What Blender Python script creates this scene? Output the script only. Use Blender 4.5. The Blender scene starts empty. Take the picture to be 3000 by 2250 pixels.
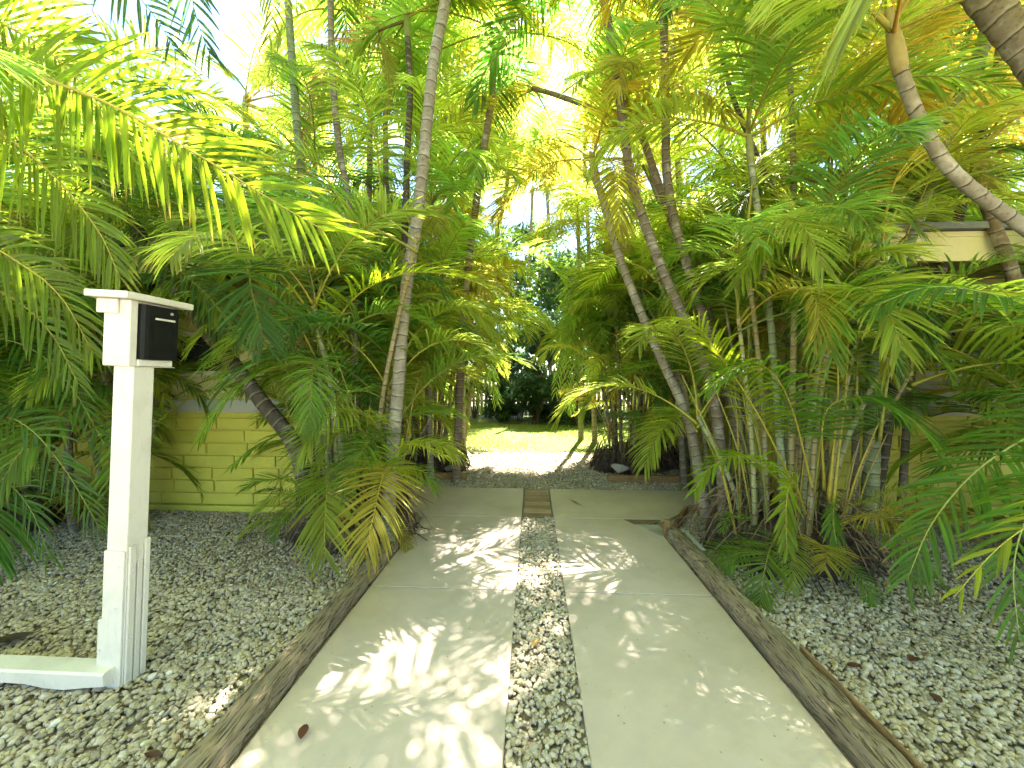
import bpy, math, random
import numpy as np
from mathutils import Vector, Matrix, Euler

SC = bpy.context.scene
COL = SC.collection
R = math.radians
rng = random.Random(11)
nrg = np.random.default_rng(5)

# ------------------------------------------------------------------ camera, sky, sun, exposure
CAM_H = 1.25
F, CX, CY = 830.0, 1106.0, 829.5            # focal length and centre in photograph units (2212 wide)
cd = bpy.data.cameras.new('camera'); cam = bpy.data.objects.new('camera', cd); COL.objects.link(cam)
cd.sensor_width = 36; cd.lens = 36 * F / 2212; cd.clip_start = 0.02; cd.clip_end = 600
cam.location = (0, 0, CAM_H); cam.rotation_euler = (R(90 - 1.14), 0, R(3.03))
SC.camera = cam
CM = Euler(cam.rotation_euler).to_matrix(); CMI = CM.transposed()

SUN_EL, SUN_AZ = 60.0, 12.0                 # azimuth measured to the right of straight ahead (+Y)
w = bpy.data.worlds.new('World'); SC.world = w; w.use_nodes = True
wn = w.node_tree.nodes; wl = w.node_tree.links
sky = wn.new('ShaderNodeTexSky'); sky.sky_type = 'NISHITA'; sky.sun_disc = False
sky.sun_elevation = R(SUN_EL); sky.sun_rotation = R(SUN_AZ); sky.dust_density = 0.2; sky.ozone_density = 2.5; sky.air_density = 1.0
wl.new(sky.outputs[0], wn['Background'].inputs[0]); wn['Background'].inputs[1].default_value = 0.06
sd = bpy.data.lights.new('sun', 'SUN'); so = bpy.data.objects.new('sun', sd); COL.objects.link(so)
sd.energy = 5.0; sd.angle = R(0.55); sd.color = (1, 0.93, 0.80)
_d = Vector((math.sin(R(SUN_AZ)) * math.cos(R(SUN_EL)), math.cos(R(SUN_AZ)) * math.cos(R(SUN_EL)), math.sin(R(SUN_EL))))
so.rotation_euler = _d.to_track_quat('Z', 'Y').to_euler()
SC.view_settings.view_transform = 'Standard'; SC.view_settings.look = 'None'
SC.view_settings.exposure = 3.66; SC.view_settings.gamma = 1
SC.cycles.max_bounces = 16; SC.cycles.diffuse_bounces = 10; SC.cycles.transmission_bounces = 12
SC.cycles.glossy_bounces = 3; SC.cycles.caustics_reflective = False; SC.cycles.caustics_refractive = False
SC.cycles.sample_clamp_indirect = 12

# ------------------------------------------------------------------ where things stand
def ray(px, py):
    return CM @ Vector(((px - CX) / F, -(py - CY) / F, -1))
def at(px, py, Y):                          # point at distance Y down the drive
    d = ray(px, py); k = Y / d.y
    return Vector((d.x * k, Y, CAM_H + d.z * k))
def G(px, py, z=0.0):                       # point on the ground
    d = ray(px, py); k = (z - CAM_H) / d.z
    return Vector((d.x * k, d.y * k, z))
def proj(p):
    q = CMI @ (Vector(p) - Vector((0, 0, CAM_H)))
    if q.z > -0.05: return None
    return CX + F * q.x / -q.z, CY - F * q.y / -q.z, -q.z
CLEAR = [(838, 915, 420, 960, 2.8), (1920, 2250, 90, 500, 1.97), (2060, 2250, -20, 140, 1.8), (1085, 1215, 770, 1060, 9.5), (1010, 1265, 905, 1060, 6.6), (190, 430, 600, 1500, 2.1), (930, 1420, 1085, 1700, 3.6),
         (205, 530, -60, 225, 30), (335, 620, 890, 1120, 3.42), (1290, 1500, 1000, 1062, 4.6), (900, 1010, 1000, 1062, 4.4), (1590, 1800, 900, 1110, 2.72), (1950, 2250, 480, 600, 3.0), (0, 900, 1130, 1700, 2.3), (1400, 2000, 1260, 1700, 9)]
SUNGAP = [(q, r, .1) for q, r in [(G(1010, 1165), .20), (G(1105, 1250), .16), (G(1010, 1390), .13), (G(960, 1440), .08), (G(780, 1500), .08), (G(1240, 1270), .06), (G(1300, 1360), .06),
          (G(1000, 1570), .07), (G(1500, 1610), .07), (G(620, 1600), .07), (G(130, 1290), .14), (G(1180, 1330), .12), (G(1160, 1560), .10), (G(1400, 1290), .10), (G(1550, 1500), .09),
          (G(1130, 1000), .55), (G(1000, 1000), .40), (G(1180, 950), .9), (G(1080, 945), .9), (G(1250, 945), .8), (G(700, 1560), .05), (G(1480, 1330), .08), (G(1560, 1440), .08), (G(1380, 1380), .09), (G(1230, 1190), .06), (G(1370, 1170), .08), (G(1700, 1560), .08)]]
for _p, _r in ((at(60, 160, 1.48), .2), (at(190, 205, 1.45), .2), (at(310, 265, 1.44), .2), (at(420, 330, 1.42), .2), (at(510, 390, 1.41), .2), (at(600, 440, 1.4), .2), (at(690, 490, 1.4), .2),
               (at(800, 630, 2.57), .16), (at(880, 590, 2.5), .16), (at(960, 595, 2.47), .16), (at(1040, 615, 2.43), .16), (at(1740, 500, 2.4), .14), (at(1660, 520, 2.3), .14), (at(1840, 640, 2.2), .14)):
    SUNGAP.append((_p - _d * (_p.z / _d.z), _r, _p.z + .12))
def blocked(pts, gapfrac=1):
    bad = 0
    for p in pts:
        gx, gy = p[0] - _d.x * p[2] / _d.z, p[1] - _d.y * p[2] / _d.z
        for q, r, zm in SUNGAP:
            if (gx - q.x) ** 2 + (gy - q.y) ** 2 < r * r and p[2] > zm: return True
        if p[2] < 0.0 : bad += 1
        dx = math.dist(p, (0, 0, CAM_H))
        if dx < 1.0: return True
        q = proj(p)
        if q is None: continue
        for a, b, c, d, mx in CLEAR:
            if a < q[0] < b and c < q[1] < d and q[2] < mx: bad += 1; break
    return bad > gapfrac

# ------------------------------------------------------------------ objects
def tag(o, label=None, cat=None, group=None, kind=None):
    if label: o['label'] = label
    if cat: o['category'] = cat
    if group: o['group'] = group
    if kind: o['kind'] = kind
    return o
def empty(name, loc, label, cat, group=None, rz=0):
    o = bpy.data.objects.new(name, None); COL.objects.link(o); o.location = loc; o.rotation_euler.z = rz
    o.empty_display_size = 0.1
    return tag(o, label, cat, group)
def link(name, me, parent=None, mat=None, color=None, loc=None):
    o = bpy.data.objects.new(name, me); COL.objects.link(o)
    if mat is not None and not me.materials: me.materials.append(mat)
    if parent: o.parent = parent
    if color: o.color = (*color[:3], 1)
    if loc is not None: o.location = loc
    return o
def mesh(name, v, f, smooth=False, uv=None):
    me = bpy.data.meshes.new(name)
    me.from_pydata([tuple(map(float, p)) for p in v], [], [tuple(map(int, q)) for q in f])
    if uv is not None:
        lay = me.uv_layers.new(name='UVMap')
        idx = np.empty(len(me.loops), dtype=np.int32); me.loops.foreach_get('vertex_index', idx)
        lay.data.foreach_set('uv', np.asarray(uv, dtype=np.float32)[idx].ravel())
    if smooth: me.polygons.foreach_set('use_smooth', [True] * len(me.polygons))
    me.update(); return me
class MB:
    def __init__(s): s.v = []; s.f = []
    def box(s, x0, x1, y0, y1, z0, z1, j=0):
        n = len(s.v)
        for z in (z0, z1):
            for x, y in ((x0, y0), (x1, y0), (x1, y1), (x0, y1)):
                s.v.append((x + rng.uniform(-j, j), y + rng.uniform(-j, j), z + rng.uniform(-j, j)))
        s.f += [tuple(n + i for i in q) for q in ((0, 3, 2, 1), (4, 5, 6, 7), (0, 1, 5, 4), (1, 2, 6, 5), (2, 3, 7, 6), (3, 0, 4, 7))]
        return s
    def prism(s, poly, z0, z1):
        n = len(s.v); k = len(poly)
        s.v += [(p[0], p[1], z0) for p in poly] + [(p[0], p[1], z1) for p in poly]
        s.f.append(tuple(n + i for i in range(k - 1, -1, -1))); s.f.append(tuple(n + k + i for i in range(k)))
        s.f += [(n + i, n + (i + 1) % k, n + k + (i + 1) % k, n + k + i) for i in range(k)]
        return s
    def tube(s, pts, rad, sides=8, caps=True):
        V, Fc, _ = tube(pts, rad, sides, caps); n = len(s.v)
        s.v += [tuple(p) for p in V]; s.f += [tuple(n + i for i in q) for q in Fc]; return s
    def build(s, name, mat, parent=None, bevel=0, smooth=False, color=None):
        o = link(name, mesh(name, s.v, s.f, smooth), parent, mat, color)
        if bevel:
            m = o.modifiers.new('bevel', 'BEVEL'); m.width = bevel; m.segments = 2; m.limit_method = 'ANGLE'
        return o
def catmull(P, n):
    P = [Vector(p) for p in P]
    P = [P[0] * 2 - P[1]] + P + [P[-1] * 2 - P[-2]]
    out = []
    m = len(P) - 3
    for i in range(n):
        u = i / (n - 1) * m; k = min(int(u), m - 1); t = u - k
        a, b, c, d = P[k:k + 4]
        out.append(0.5 * ((2 * b) + (c - a) * t + (2 * a - 5 * b + 4 * c - d) * t * t + (3 * b - a - 3 * c + d) * t ** 3))
    return np.array([tuple(p) for p in out])
def tube(pts, rad, sides=8, caps=True):
    pts = np.asarray(pts, float); n = len(pts)
    rad = np.broadcast_to(np.asarray(rad, float), (n,))
    T = np.gradient(pts, axis=0); T /= np.linalg.norm(T, axis=1)[:, None] + 1e-9
    ref = np.array([0, 1, 0.]) if abs(T[0][1]) < 0.8 else np.array([1., 0, 0])
    V = []; UV = []; L = 0
    for i in range(n):
        if i: L += np.linalg.norm(pts[i] - pts[i - 1])
        a = ref - T[i] * (ref @ T[i]); a /= np.linalg.norm(a); b = np.cross(T[i], a); ref = a
        for k in range(sides):
            th = 2 * math.pi * k / sides
            V.append(pts[i] + rad[i] * (a * math.cos(th) + b * math.sin(th))); UV.append((k / sides, L))
    Fc = [(i * sides + k, i * sides + (k + 1) % sides, (i + 1) * sides + (k + 1) % sides, (i + 1) * sides + k)
          for i in range(n - 1) for k in range(sides)]
    if caps: Fc += [tuple(range(sides - 1, -1, -1)), tuple((n - 1) * sides + k for k in range(sides))]
    return V, Fc, UV

# ------------------------------------------------------------------ materials
class NT:
    def __init__(s, name):
        s.m = bpy.data.materials.new(name); s.m.use_nodes = True; s.t = s.m.node_tree; s.n = s.t.nodes
        s.p = s.n['Principled BSDF']; s.out = s.n['Material Output']
    def new(s, kind, **kw):
        q = s.n.new(kind)
        for k, v in kw.items(): setattr(q, k, v)
        return q
    def lk(s, a, b): s.t.links.new(a, b)
    def val(s, sock, v):
        if hasattr(v, 'is_output') or isinstance(v, bpy.types.NodeSocket): s.lk(v, sock)
        else: sock.default_value = v
    def math(s, op, a, b=0.0, c=0.0):
        q = s.new('ShaderNodeMath', operation=op)
        for i, v in enumerate((a, b, c)): s.val(q.inputs[i], v)
        return q.outputs[0]
    def noise(s, scale, detail=4, vec=None, rough=0.6):
        q = s.new('ShaderNodeTexNoise'); q.inputs['Scale'].default_value = scale; q.inputs['Detail'].default_value = detail
        q.inputs['Roughness'].default_value = rough
        if vec: s.lk(vec, q.inputs['Vector'])
        return q.outputs[0]
    def ramp(s, fac, stops):
        q = s.new('ShaderNodeValToRGB'); s.lk(fac, q.inputs[0]); e = q.color_ramp.elements
        while len(e) < len(stops): e.new(0.5)
        for k, (p, c) in enumerate(stops): e[k].position = p; e[k].color = (*c, 1) if len(c) == 3 else c
        return q.outputs[0]
    def mix(s, fac, a, b, mode='MIX'):
        q = s.new('ShaderNodeMix', data_type='RGBA', blend_type=mode)
        s.val(q.inputs[0], fac)
        for sock, v in ((q.inputs[6], a), (q.inputs[7], b)):
            s.val(sock, (*v, 1) if isinstance(v, tuple) and len(v) == 3 else v)
        return q.outputs[2]
    def rng(s, v, a, b, c=0.0, d=1.0):
        q = s.new('ShaderNodeMapRange'); s.lk(v, q.inputs[0])
        for i, x in enumerate((a, b, c, d)): q.inputs[i + 1].default_value = x
        return q.outputs[0]
    def coord(s, which='Object', scale=None):
        o = s.new('ShaderNodeTexCoord').outputs[which]
        if scale:
            q = s.new('ShaderNodeMapping'); s.lk(o, q.inputs[0]); q.inputs['Scale'].default_value = scale; o = q.outputs[0]
        return o
    def bump(s, h, strength=0.3, dist=0.01):
        q = s.new('ShaderNodeBump'); q.inputs['Strength'].default_value = strength; q.inputs['Distance'].default_value = dist
        s.lk(h, q.inputs['Height']); s.lk(q.outputs[0], s.p.inputs['Normal'])
    def base(s, c, rough=0.8, spec=0.3):
        s.val(s.p.inputs['Base Color'], (*c, 1) if isinstance(c, tuple) else c)
        s.p.inputs['Roughness'].default_value = rough; s.p.inputs['Specular IOR Level'].default_value = spec
        return s.m

def leaf_material(name, rough=0.45, trans=0.6, hue=0.482, gain=4.3, tip=True, spec=0.3):
    t = NT(name)
    oc = t.new('ShaderNodeObjectInfo').outputs['Color']
    isl = t.new('ShaderNodeNewGeometry').outputs['Random Per Island']
    hv = t.new('ShaderNodeHueSaturation'); t.lk(oc, hv.inputs['Color']); t.lk(t.rng(isl, 0, 1, 0.72, 1.3), hv.inputs['Value'])
    t.lk(t.rng(isl, 0, 1, 0.49, 0.508), hv.inputs['Hue'])
    c = hv.outputs[0]
    if tip:
        uv = t.coord('UV'); sp = t.new('ShaderNodeSeparateXYZ'); t.lk(uv, sp.inputs[0])
        nz = t.noise(3.0, 2)
        k = t.rng(t.math('ADD', sp.outputs[1], t.math('MULTIPLY', nz, 0.35)), 1.02, 1.2)
        c = t.mix(k, c, (0.20, 0.12, 0.04))
        rib = t.rng(t.math('ABSOLUTE', t.math('SUBTRACT', sp.outputs[0], 0.5)), 0.0, 0.09, 0.35, 0.0)
        c = t.mix(rib, c, (0.22, 0.24, 0.04))
    t.base(c, rough, spec)
    h2 = t.new('ShaderNodeHueSaturation'); t.lk(c, h2.inputs['Color']); h2.inputs['Hue'].default_value = hue
    h2.inputs['Saturation'].default_value = 1.05; h2.inputs['Value'].default_value = gain
    tr = t.new('ShaderNodeBsdfTranslucent'); t.lk(h2.outputs[0], tr.inputs[0])
    mx = t.new('ShaderNodeMixShader'); mx.inputs[0].default_value = trans
    t.lk(t.p.outputs[0], mx.inputs[1]); t.lk(tr.outputs[0], mx.inputs[2]); t.lk(mx.outputs[0], t.out.inputs[0])
    return t.m
M = {}
M['leaf'] = leaf_material('palm_leaf')
M['broad'] = leaf_material('broad_leaf', 0.45, 0.4, 0.48, 2.2, False, 0.4)

def trunk_material():
    t = NT('palm_bark')
    oc = t.new('ShaderNodeObjectInfo').outputs['Color']
    uv = t.coord('UV'); sp = t.new('ShaderNodeSeparateXYZ'); t.lk(uv, sp.inputs[0])
    ob = t.coord('Object')
    n1 = t.noise(9, 5, ob); n2 = t.noise(45, 4, ob); n3 = t.noise(3.5, 3, ob)
    v = t.math('ADD', sp.outputs[1], t.math('MULTIPLY', n3, 0.12))
    fr = t.math('FRACT', t.math('DIVIDE', v, 0.088))
    ring = t.rng(t.math('ABSOLUTE', t.math('SUBTRACT', fr, 0.5)), 0.0, 0.075, 1.0, 0.0)
    pale = t.rng(t.math('SUBTRACT', fr, 0.55), 0.0, 0.22, 1.0, 0.0)
    pale = t.math('MULTIPLY', pale, t.rng(fr, 0.54, 0.56))
    c = t.mix(t.rng(n1, 0.35, 0.7), t.mix(1.0, oc, (0.72, 0.7, 0.66), 'MULTIPLY'), oc)
    c = t.mix(t.rng(n2, 0.52, 0.68, 0, 0.75), c, t.mix(1.0, oc, (0.42, 0.38, 0.33), 'MULTIPLY'))
    c = t.mix(t.rng(n1, 0.56, 0.68, 0, 0.55), c, (0.42, 0.40, 0.34))
    c = t.mix(t.math('MULTIPLY', pale, 0.35), c, (0.45, 0.43, 0.36))
    c = t.mix(t.math('MULTIPLY', ring, t.rng(n2, 0.3, 0.6, 0.55, 1.0)), c, (0.045, 0.035, 0.025))
    t.base(c, 0.85, 0.2)
    t.bump(t.math('SUBTRACT', t.math('MULTIPLY', n2, 0.5), ring), 0.5, 0.006)
    return t.m
M['bark'] = trunk_material()
def stem_material():
    t = NT('palm_stem')
    oc = t.new('ShaderNodeObjectInfo').outputs['Color']
    n = t.noise(25, 3, t.coord('Object'))
    t.base(t.mix(t.rng(n, 0.4, 0.7), oc, t.mix(1.0, oc, (0.75, 0.72, 0.6), 'MULTIPLY')), 0.5, 0.4); return t.m
M['stem'] = stem_material()
def simple(name, c1, c2, scale, rough=0.85, bump=0.3, bscale=None, dist=0.01, spec=0.25):
    t = NT(name); ob = t.coord('Object'); n = t.noise(scale, 5, ob)
    t.base(t.mix(t.rng(n, 0.35, 0.65), c1, c2), rough, spec)
    if bump: t.bump(t.noise(bscale or scale * 3, 5, ob), bump, dist)
    return t.m
M['root'] = simple('root_fibre', (0.035, 0.025, 0.018), (0.10, 0.075, 0.05), 14, 0.95, 0.8, 30, 0.02)
M['straw'] = simple('dead_straw', (0.22, 0.16, 0.09), (0.11, 0.075, 0.045), 20, 0.9, 0)
def concrete():
    t = NT('driveway_concrete'); ob = t.coord('Object')
    n = t.noise(1.3, 5, ob); n2 = t.noise(9, 6, ob); n3 = t.noise(120, 2, ob)
    c = t.mix(t.rng(n, 0.35, 0.65), (0.53, 0.44, 0.385), (0.40, 0.335, 0.285))
    c = t.mix(t.rng(n2, 0.5, 0.75, 0, 0.35), c, (0.38, 0.35, 0.27))
    vo = t.new('ShaderNodeTexVoronoi'); t.lk(ob, vo.inputs['Vector']); vo.inputs['Scale'].default_value = 23
    sp = t.math('MULTIPLY', t.rng(vo.outputs['Distance'], 0.05, 0.11, 1, 0), t.rng(n2, 0.46, 0.56))
    c = t.mix(t.math('MULTIPLY', sp, 0.75), c, (0.10, 0.085, 0.06))
    n5 = t.noise(0.8, 3, t.coord('Object', (1, 1, 1)))
    c = t.mix(t.rng(t.noise(3.7, 5, ob), 0.54, 0.72, 0, 0.4), c, (0.36, 0.29, 0.2))
    t.base(c, 0.8, 0.3); t.bump(t.math('ADD', n3, n2), 0.15, 0.003); return t.m
M['concrete'] = concrete()
def gravel_mat():
    t = NT('gravel_stone'); isl = t.new('ShaderNodeNewGeometry').outputs['Random Per Island']; ob = t.coord('Object')
    c = t.ramp(isl, [(0, (0.27, 0.23, 0.17)), (0.12, (0.33, 0.295, 0.22)), (0.5, (0.45, 0.385, 0.29)), (0.82, (0.53, 0.465, 0.365)), (0.95, (0.42, 0.34, 0.22)), (1, (0.66, 0.63, 0.55))])
    c = t.mix(t.rng(t.noise(90, 4, ob), 0.4, 0.7, 0, 0.5), c, t.mix(1.0, c, (0.62, 0.6, 0.55), 'MULTIPLY'))
    t.base(c, 0.85, 0.25); t.bump(t.noise(160, 4, ob), 0.5, 0.004); return t.m
M['stone'] = gravel_mat()
def ground_mat():
    t = NT('ground_soil'); ob = t.coord('Object')
    vo = t.new('ShaderNodeTexVoronoi'); t.lk(ob, vo.inputs['Vector']); vo.inputs['Scale'].default_value = 60
    c = t.mix(t.rng(vo.outputs['Distance'], 0.1, 0.5), (0.42, 0.37, 0.28), (0.28, 0.24, 0.175))
    c = t.mix(t.rng(t.noise(2.5, 5, ob), 0.45, 0.65), c, (0.17, 0.14, 0.10))
    t.base(c, 0.95, 0.1); t.bump(vo.outputs['Distance'], 0.6, 0.01); return t.m
M['ground'] = ground_mat()
def lawn_mat():
    t = NT('lawn_turf'); ob = t.coord('Object')
    n = t.noise(5, 5, ob); n2 = t.noise(60, 4, ob)
    c = t.mix(t.rng(n, 0.35, 0.65), (0.13, 0.18, 0.03), (0.19, 0.22, 0.04))
    c = t.mix(t.rng(n2, 0.45, 0.65), c, (0.045, 0.075, 0.014))
    t.base(c, 0.8, 0.2); t.bump(n2, 0.7, 0.03); return t.m
M['lawn'] = lawn_mat()
def timber_mat(name, a, b, dark):
    t = NT(name); g = t.coord('Object', (26, 1.6, 26)); ob = t.coord('Object')
    n = t.noise(2.2, 7, g, 0.7); n2 = t.noise(5.5, 4, g)
    c = t.mix(t.rng(n, 0.35, 0.65), a, b)
    c = t.mix(t.rng(n2, 0.52, 0.62, 0, 0.9), c, dark)
    c = t.mix(t.rng(t.noise(3, 4, ob), 0.45, 0.62, 0, 0.45), c, t.mix(1.0, c, (0.5, 0.5, 0.46), 'MULTIPLY'))
    t.base(c, 0.9, 0.15); t.bump(t.math('SUBTRACT', n, n2), 0.8, 0.012); return t.m
M['timber'] = timber_mat('weathered_timber', (0.36, 0.28, 0.18), (0.22, 0.18, 0.125), (0.045, 0.03, 0.022))
M['board'] = timber_mat('treated_board', (0.36, 0.22, 0.10), (0.28, 0.17, 0.08), (0.16, 0.10, 0.05))
def paint(name, c, rough=0.55, dirt=(0.35, 0.33, 0.26), amt=0.3, bs=14):
    t = NT(name); ob = t.coord('Object'); n = t.noise(6, 5, ob); n2 = t.noise(bs, 5, t.coord('Object', (6, 6, 0.8)))
    col = t.mix(t.rng(n, 0.5, 0.75, 0, amt), c, dirt)
    col = t.mix(t.rng(n2, 0.55, 0.72, 0, amt), col, tuple(x * 0.75 for x in c))
    t.base(col, rough, 0.35); t.bump(t.math('ADD', n2, t.noise(70, 3, ob)), 0.25, 0.004); return t.m
M['white'] = paint('white_paint', (0.64, 0.60, 0.53), amt=.42)
M['cream'] = paint('cream_stucco', (0.62, 0.56, 0.28), 0.8, (0.4, 0.38, 0.22), 0.25)
M['grey_panel'] = paint('grey_sill', (0.42, 0.43, 0.38), 0.7, (0.3, 0.3, 0.26), 0.3)
M['dark_glass'] = simple('window_glass', (0.02, 0.025, 0.025), (0.035, 0.04, 0.04), 3, 0.1, 0, spec=0.6)
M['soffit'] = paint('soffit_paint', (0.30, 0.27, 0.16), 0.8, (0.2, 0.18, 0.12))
M['roof'] = simple('roof_sheet', (0.20, 0.21, 0.19), (0.13, 0.14, 0.125), 6, 0.8, 0.4, 40)
M['black'] = simple('black_plastic', (0.006, 0.0065, 0.006), (0.010, 0.010, 0.0095), 40, 0.55, 0.15, 250, 0.001, 0.2)
M['metal'] = simple('metal_strip', (0.36, 0.38, 0.36), (0.28, 0.29, 0.27), 20, 0.4, 0.1)
M['rock'] = simple('limestone', (0.46, 0.43, 0.36), (0.24, 0.23, 0.19), 12, 0.9, 0.8, 25, 0.03)
M['paver'] = simple('brick_paver', (0.33, 0.23, 0.14), (0.24, 0.17, 0.11), 5, 0.9, 0.4, 60, 0.004)
M['grey_paver'] = simple('grey_paver', (0.36, 0.34, 0.28), (0.28, 0.26, 0.21), 5, 0.9, 0.4, 60, 0.004)
def vary(mat, amt):
    nt = mat.node_tree; p = nt.nodes['Principled BSDF']; src = p.inputs['Base Color'].links[0].from_socket
    oi = nt.nodes.new('ShaderNodeObjectInfo'); hv = nt.nodes.new('ShaderNodeHueSaturation'); mr = nt.nodes.new('ShaderNodeMapRange')
    mr.inputs[3].default_value = 1 - amt; mr.inputs[4].default_value = 1 + amt
    nt.links.new(oi.outputs['Random'], mr.inputs[0]); nt.links.new(mr.outputs[0], hv.inputs['Value']); nt.links.new(src, hv.inputs['Color']); nt.links.new(hv.outputs[0], p.inputs['Base Color'])
vary(M['paver'], .35); vary(M['grey_paver'], .25)
M['twig'] = simple('twig_bark', (0.10, 0.07, 0.05), (0.06, 0.045, 0.03), 20, 0.9, 0)
def brick_mat():
    t = NT('yellow_painted_brick'); geo = t.new('ShaderNodeNewGeometry').outputs['Random Per Island']; ob = t.coord('Object')
    n = t.noise(7, 5, ob)
    c = t.mix(t.rng(geo, 0, 1), (0.56, 0.53, 0.085), (0.49, 0.465, 0.07))
    c = t.mix(t.rng(n, 0.5, 0.75, 0, 0.35), c, (0.36, 0.34, 0.10))
    t.base(c, 0.65, 0.3); t.bump(t.math('ADD', t.noise(22, 5, ob), t.noise(60, 3, ob)), 0.6, 0.01); return t.m
M['brick'] = brick_mat()

# ------------------------------------------------------------------ ground, drive, paths
def struct(name, o, label, cat='ground'):
    o.name = name; return tag(o, label, cat, None, 'structure')
b = MB(); b.v = [(-150, -60, -0.022), (150, -60, -0.022), (150, 300, -0.022), (-150, 300, -0.022)]; b.f = [(0, 1, 2, 3)]
struct('ground', b.build('ground', M['ground']), 'bare gravelly soil under the beds and trees')
XL0, XL1, XR0, XR1 = -0.965, -0.094, 0.190, 1.028
JY = [-1.0, 0.55, 2.22, 3.395]
b = MB()
for y0, y1 in zip(JY, JY[1:]): b.box(XL0, XL1, y0 + 0.004, y1 - 0.004, -0.08, 0.0)
struct('driveway_slab', b.build('driveway_slab', M['concrete'], bevel=0.004), 'pale concrete wheel strip left of the centre gravel', 'driveway')
b = MB()
for y0, y1 in zip(JY, JY[1:]): b.box(XR0, XR1, y0 + 0.004, y1 - 0.004, -0.08, 0.0)
struct('driveway_slab', b.build('driveway_slab', M['concrete'], bevel=0.004), 'pale concrete wheel strip right of the centre gravel', 'driveway')
b = MB(); b.prism([(-1.75, 3.40), (XL1, 3.40), (XL1, 4.27), (-1.75, 4.27)], -0.08, 0.0)
struct('cross_path', b.build('cross_path', M['concrete'], bevel=0.004), 'concrete cross path leading off to the left clump', 'path')
b = MB(); b.prism([(XR0, 3.40), (1.18, 3.40), (1.43, 3.63), (3.2, 3.63), (3.2, 4.27), (XR0, 4.27)], -0.08, 0.0)
struct('cross_path', b.build('cross_path', M['concrete'], bevel=0.004), 'concrete cross path leading off to the right clump', 'path')
# lawn with real blades
n = 40; xs = np.linspace(-9, 9, n); ys = np.linspace(6.3, 16, n)
V = [(x, y + (0.12 * math.sin(x * 2.1) if j == 0 else 0), 0.004 + 0.012 * math.sin(x * 1.7 + y)) for j, y in enumerate(ys) for x in xs]
Fq = [(j * n + i, j * n + i + 1, (j + 1) * n + i + 1, (j + 1) * n + i) for j in range(n - 1) for i in range(n - 1)]
struct('lawn', link('lawn', mesh('lawn', V, Fq, True), None, M['lawn']), 'sunny green lawn beyond the gravel', 'lawn')

def fast_mesh(name, verts, faces):
    """verts (N,3), faces (K,m) arrays"""
    me = bpy.data.meshes.new(name); k, m = faces.shape
    me.vertices.add(len(verts)); me.vertices.foreach_set('co', verts.astype(np.float32).ravel())
    me.loops.add(k * m); me.loops.foreach_set('vertex_index', faces.astype(np.int32).ravel())
    me.polygons.add(k); me.polygons.foreach_set('loop_start', np.arange(0, k * m, m, dtype=np.int32))
    me.polygons.foreach_set('loop_total', np.full(k, m, dtype=np.int32))
    me.update(calc_edges=True); return me
def blades(n, x0, x1, y0, y1, h, name, label, mat, color, w=0.006):
    x = nrg.uniform(x0, x1, n); y = nrg.uniform(y0, y1, n); a = nrg.uniform(0, 6.28, n); hh = h * nrg.uniform(0.5, 1.3, n)
    wx, wy = np.cos(a) * w, np.sin(a) * w; tx, ty = nrg.normal(0, 0.5, n) * hh, nrg.normal(0, 0.5, n) * hh
    P = np.stack([np.stack([x - wx, y - wy, np.zeros(n)], 1), np.stack([x + wx, y + wy, np.zeros(n)], 1), np.stack([x + tx, y + ty, hh], 1)], 1)
    o = link(name, fast_mesh(name, P.reshape(-1, 3), np.arange(3 * n).reshape(n, 3)), None, mat, color)
    tag(o, label, 'grass', None, 'stuff'); return o
blades(26000, -3.2, 3.2, 6.25, 9.8, 0.035, 'grass', 'short blades of lawn grass in the sunny opening', M['broad'], (0.10, 0.15, 0.02))

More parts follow.
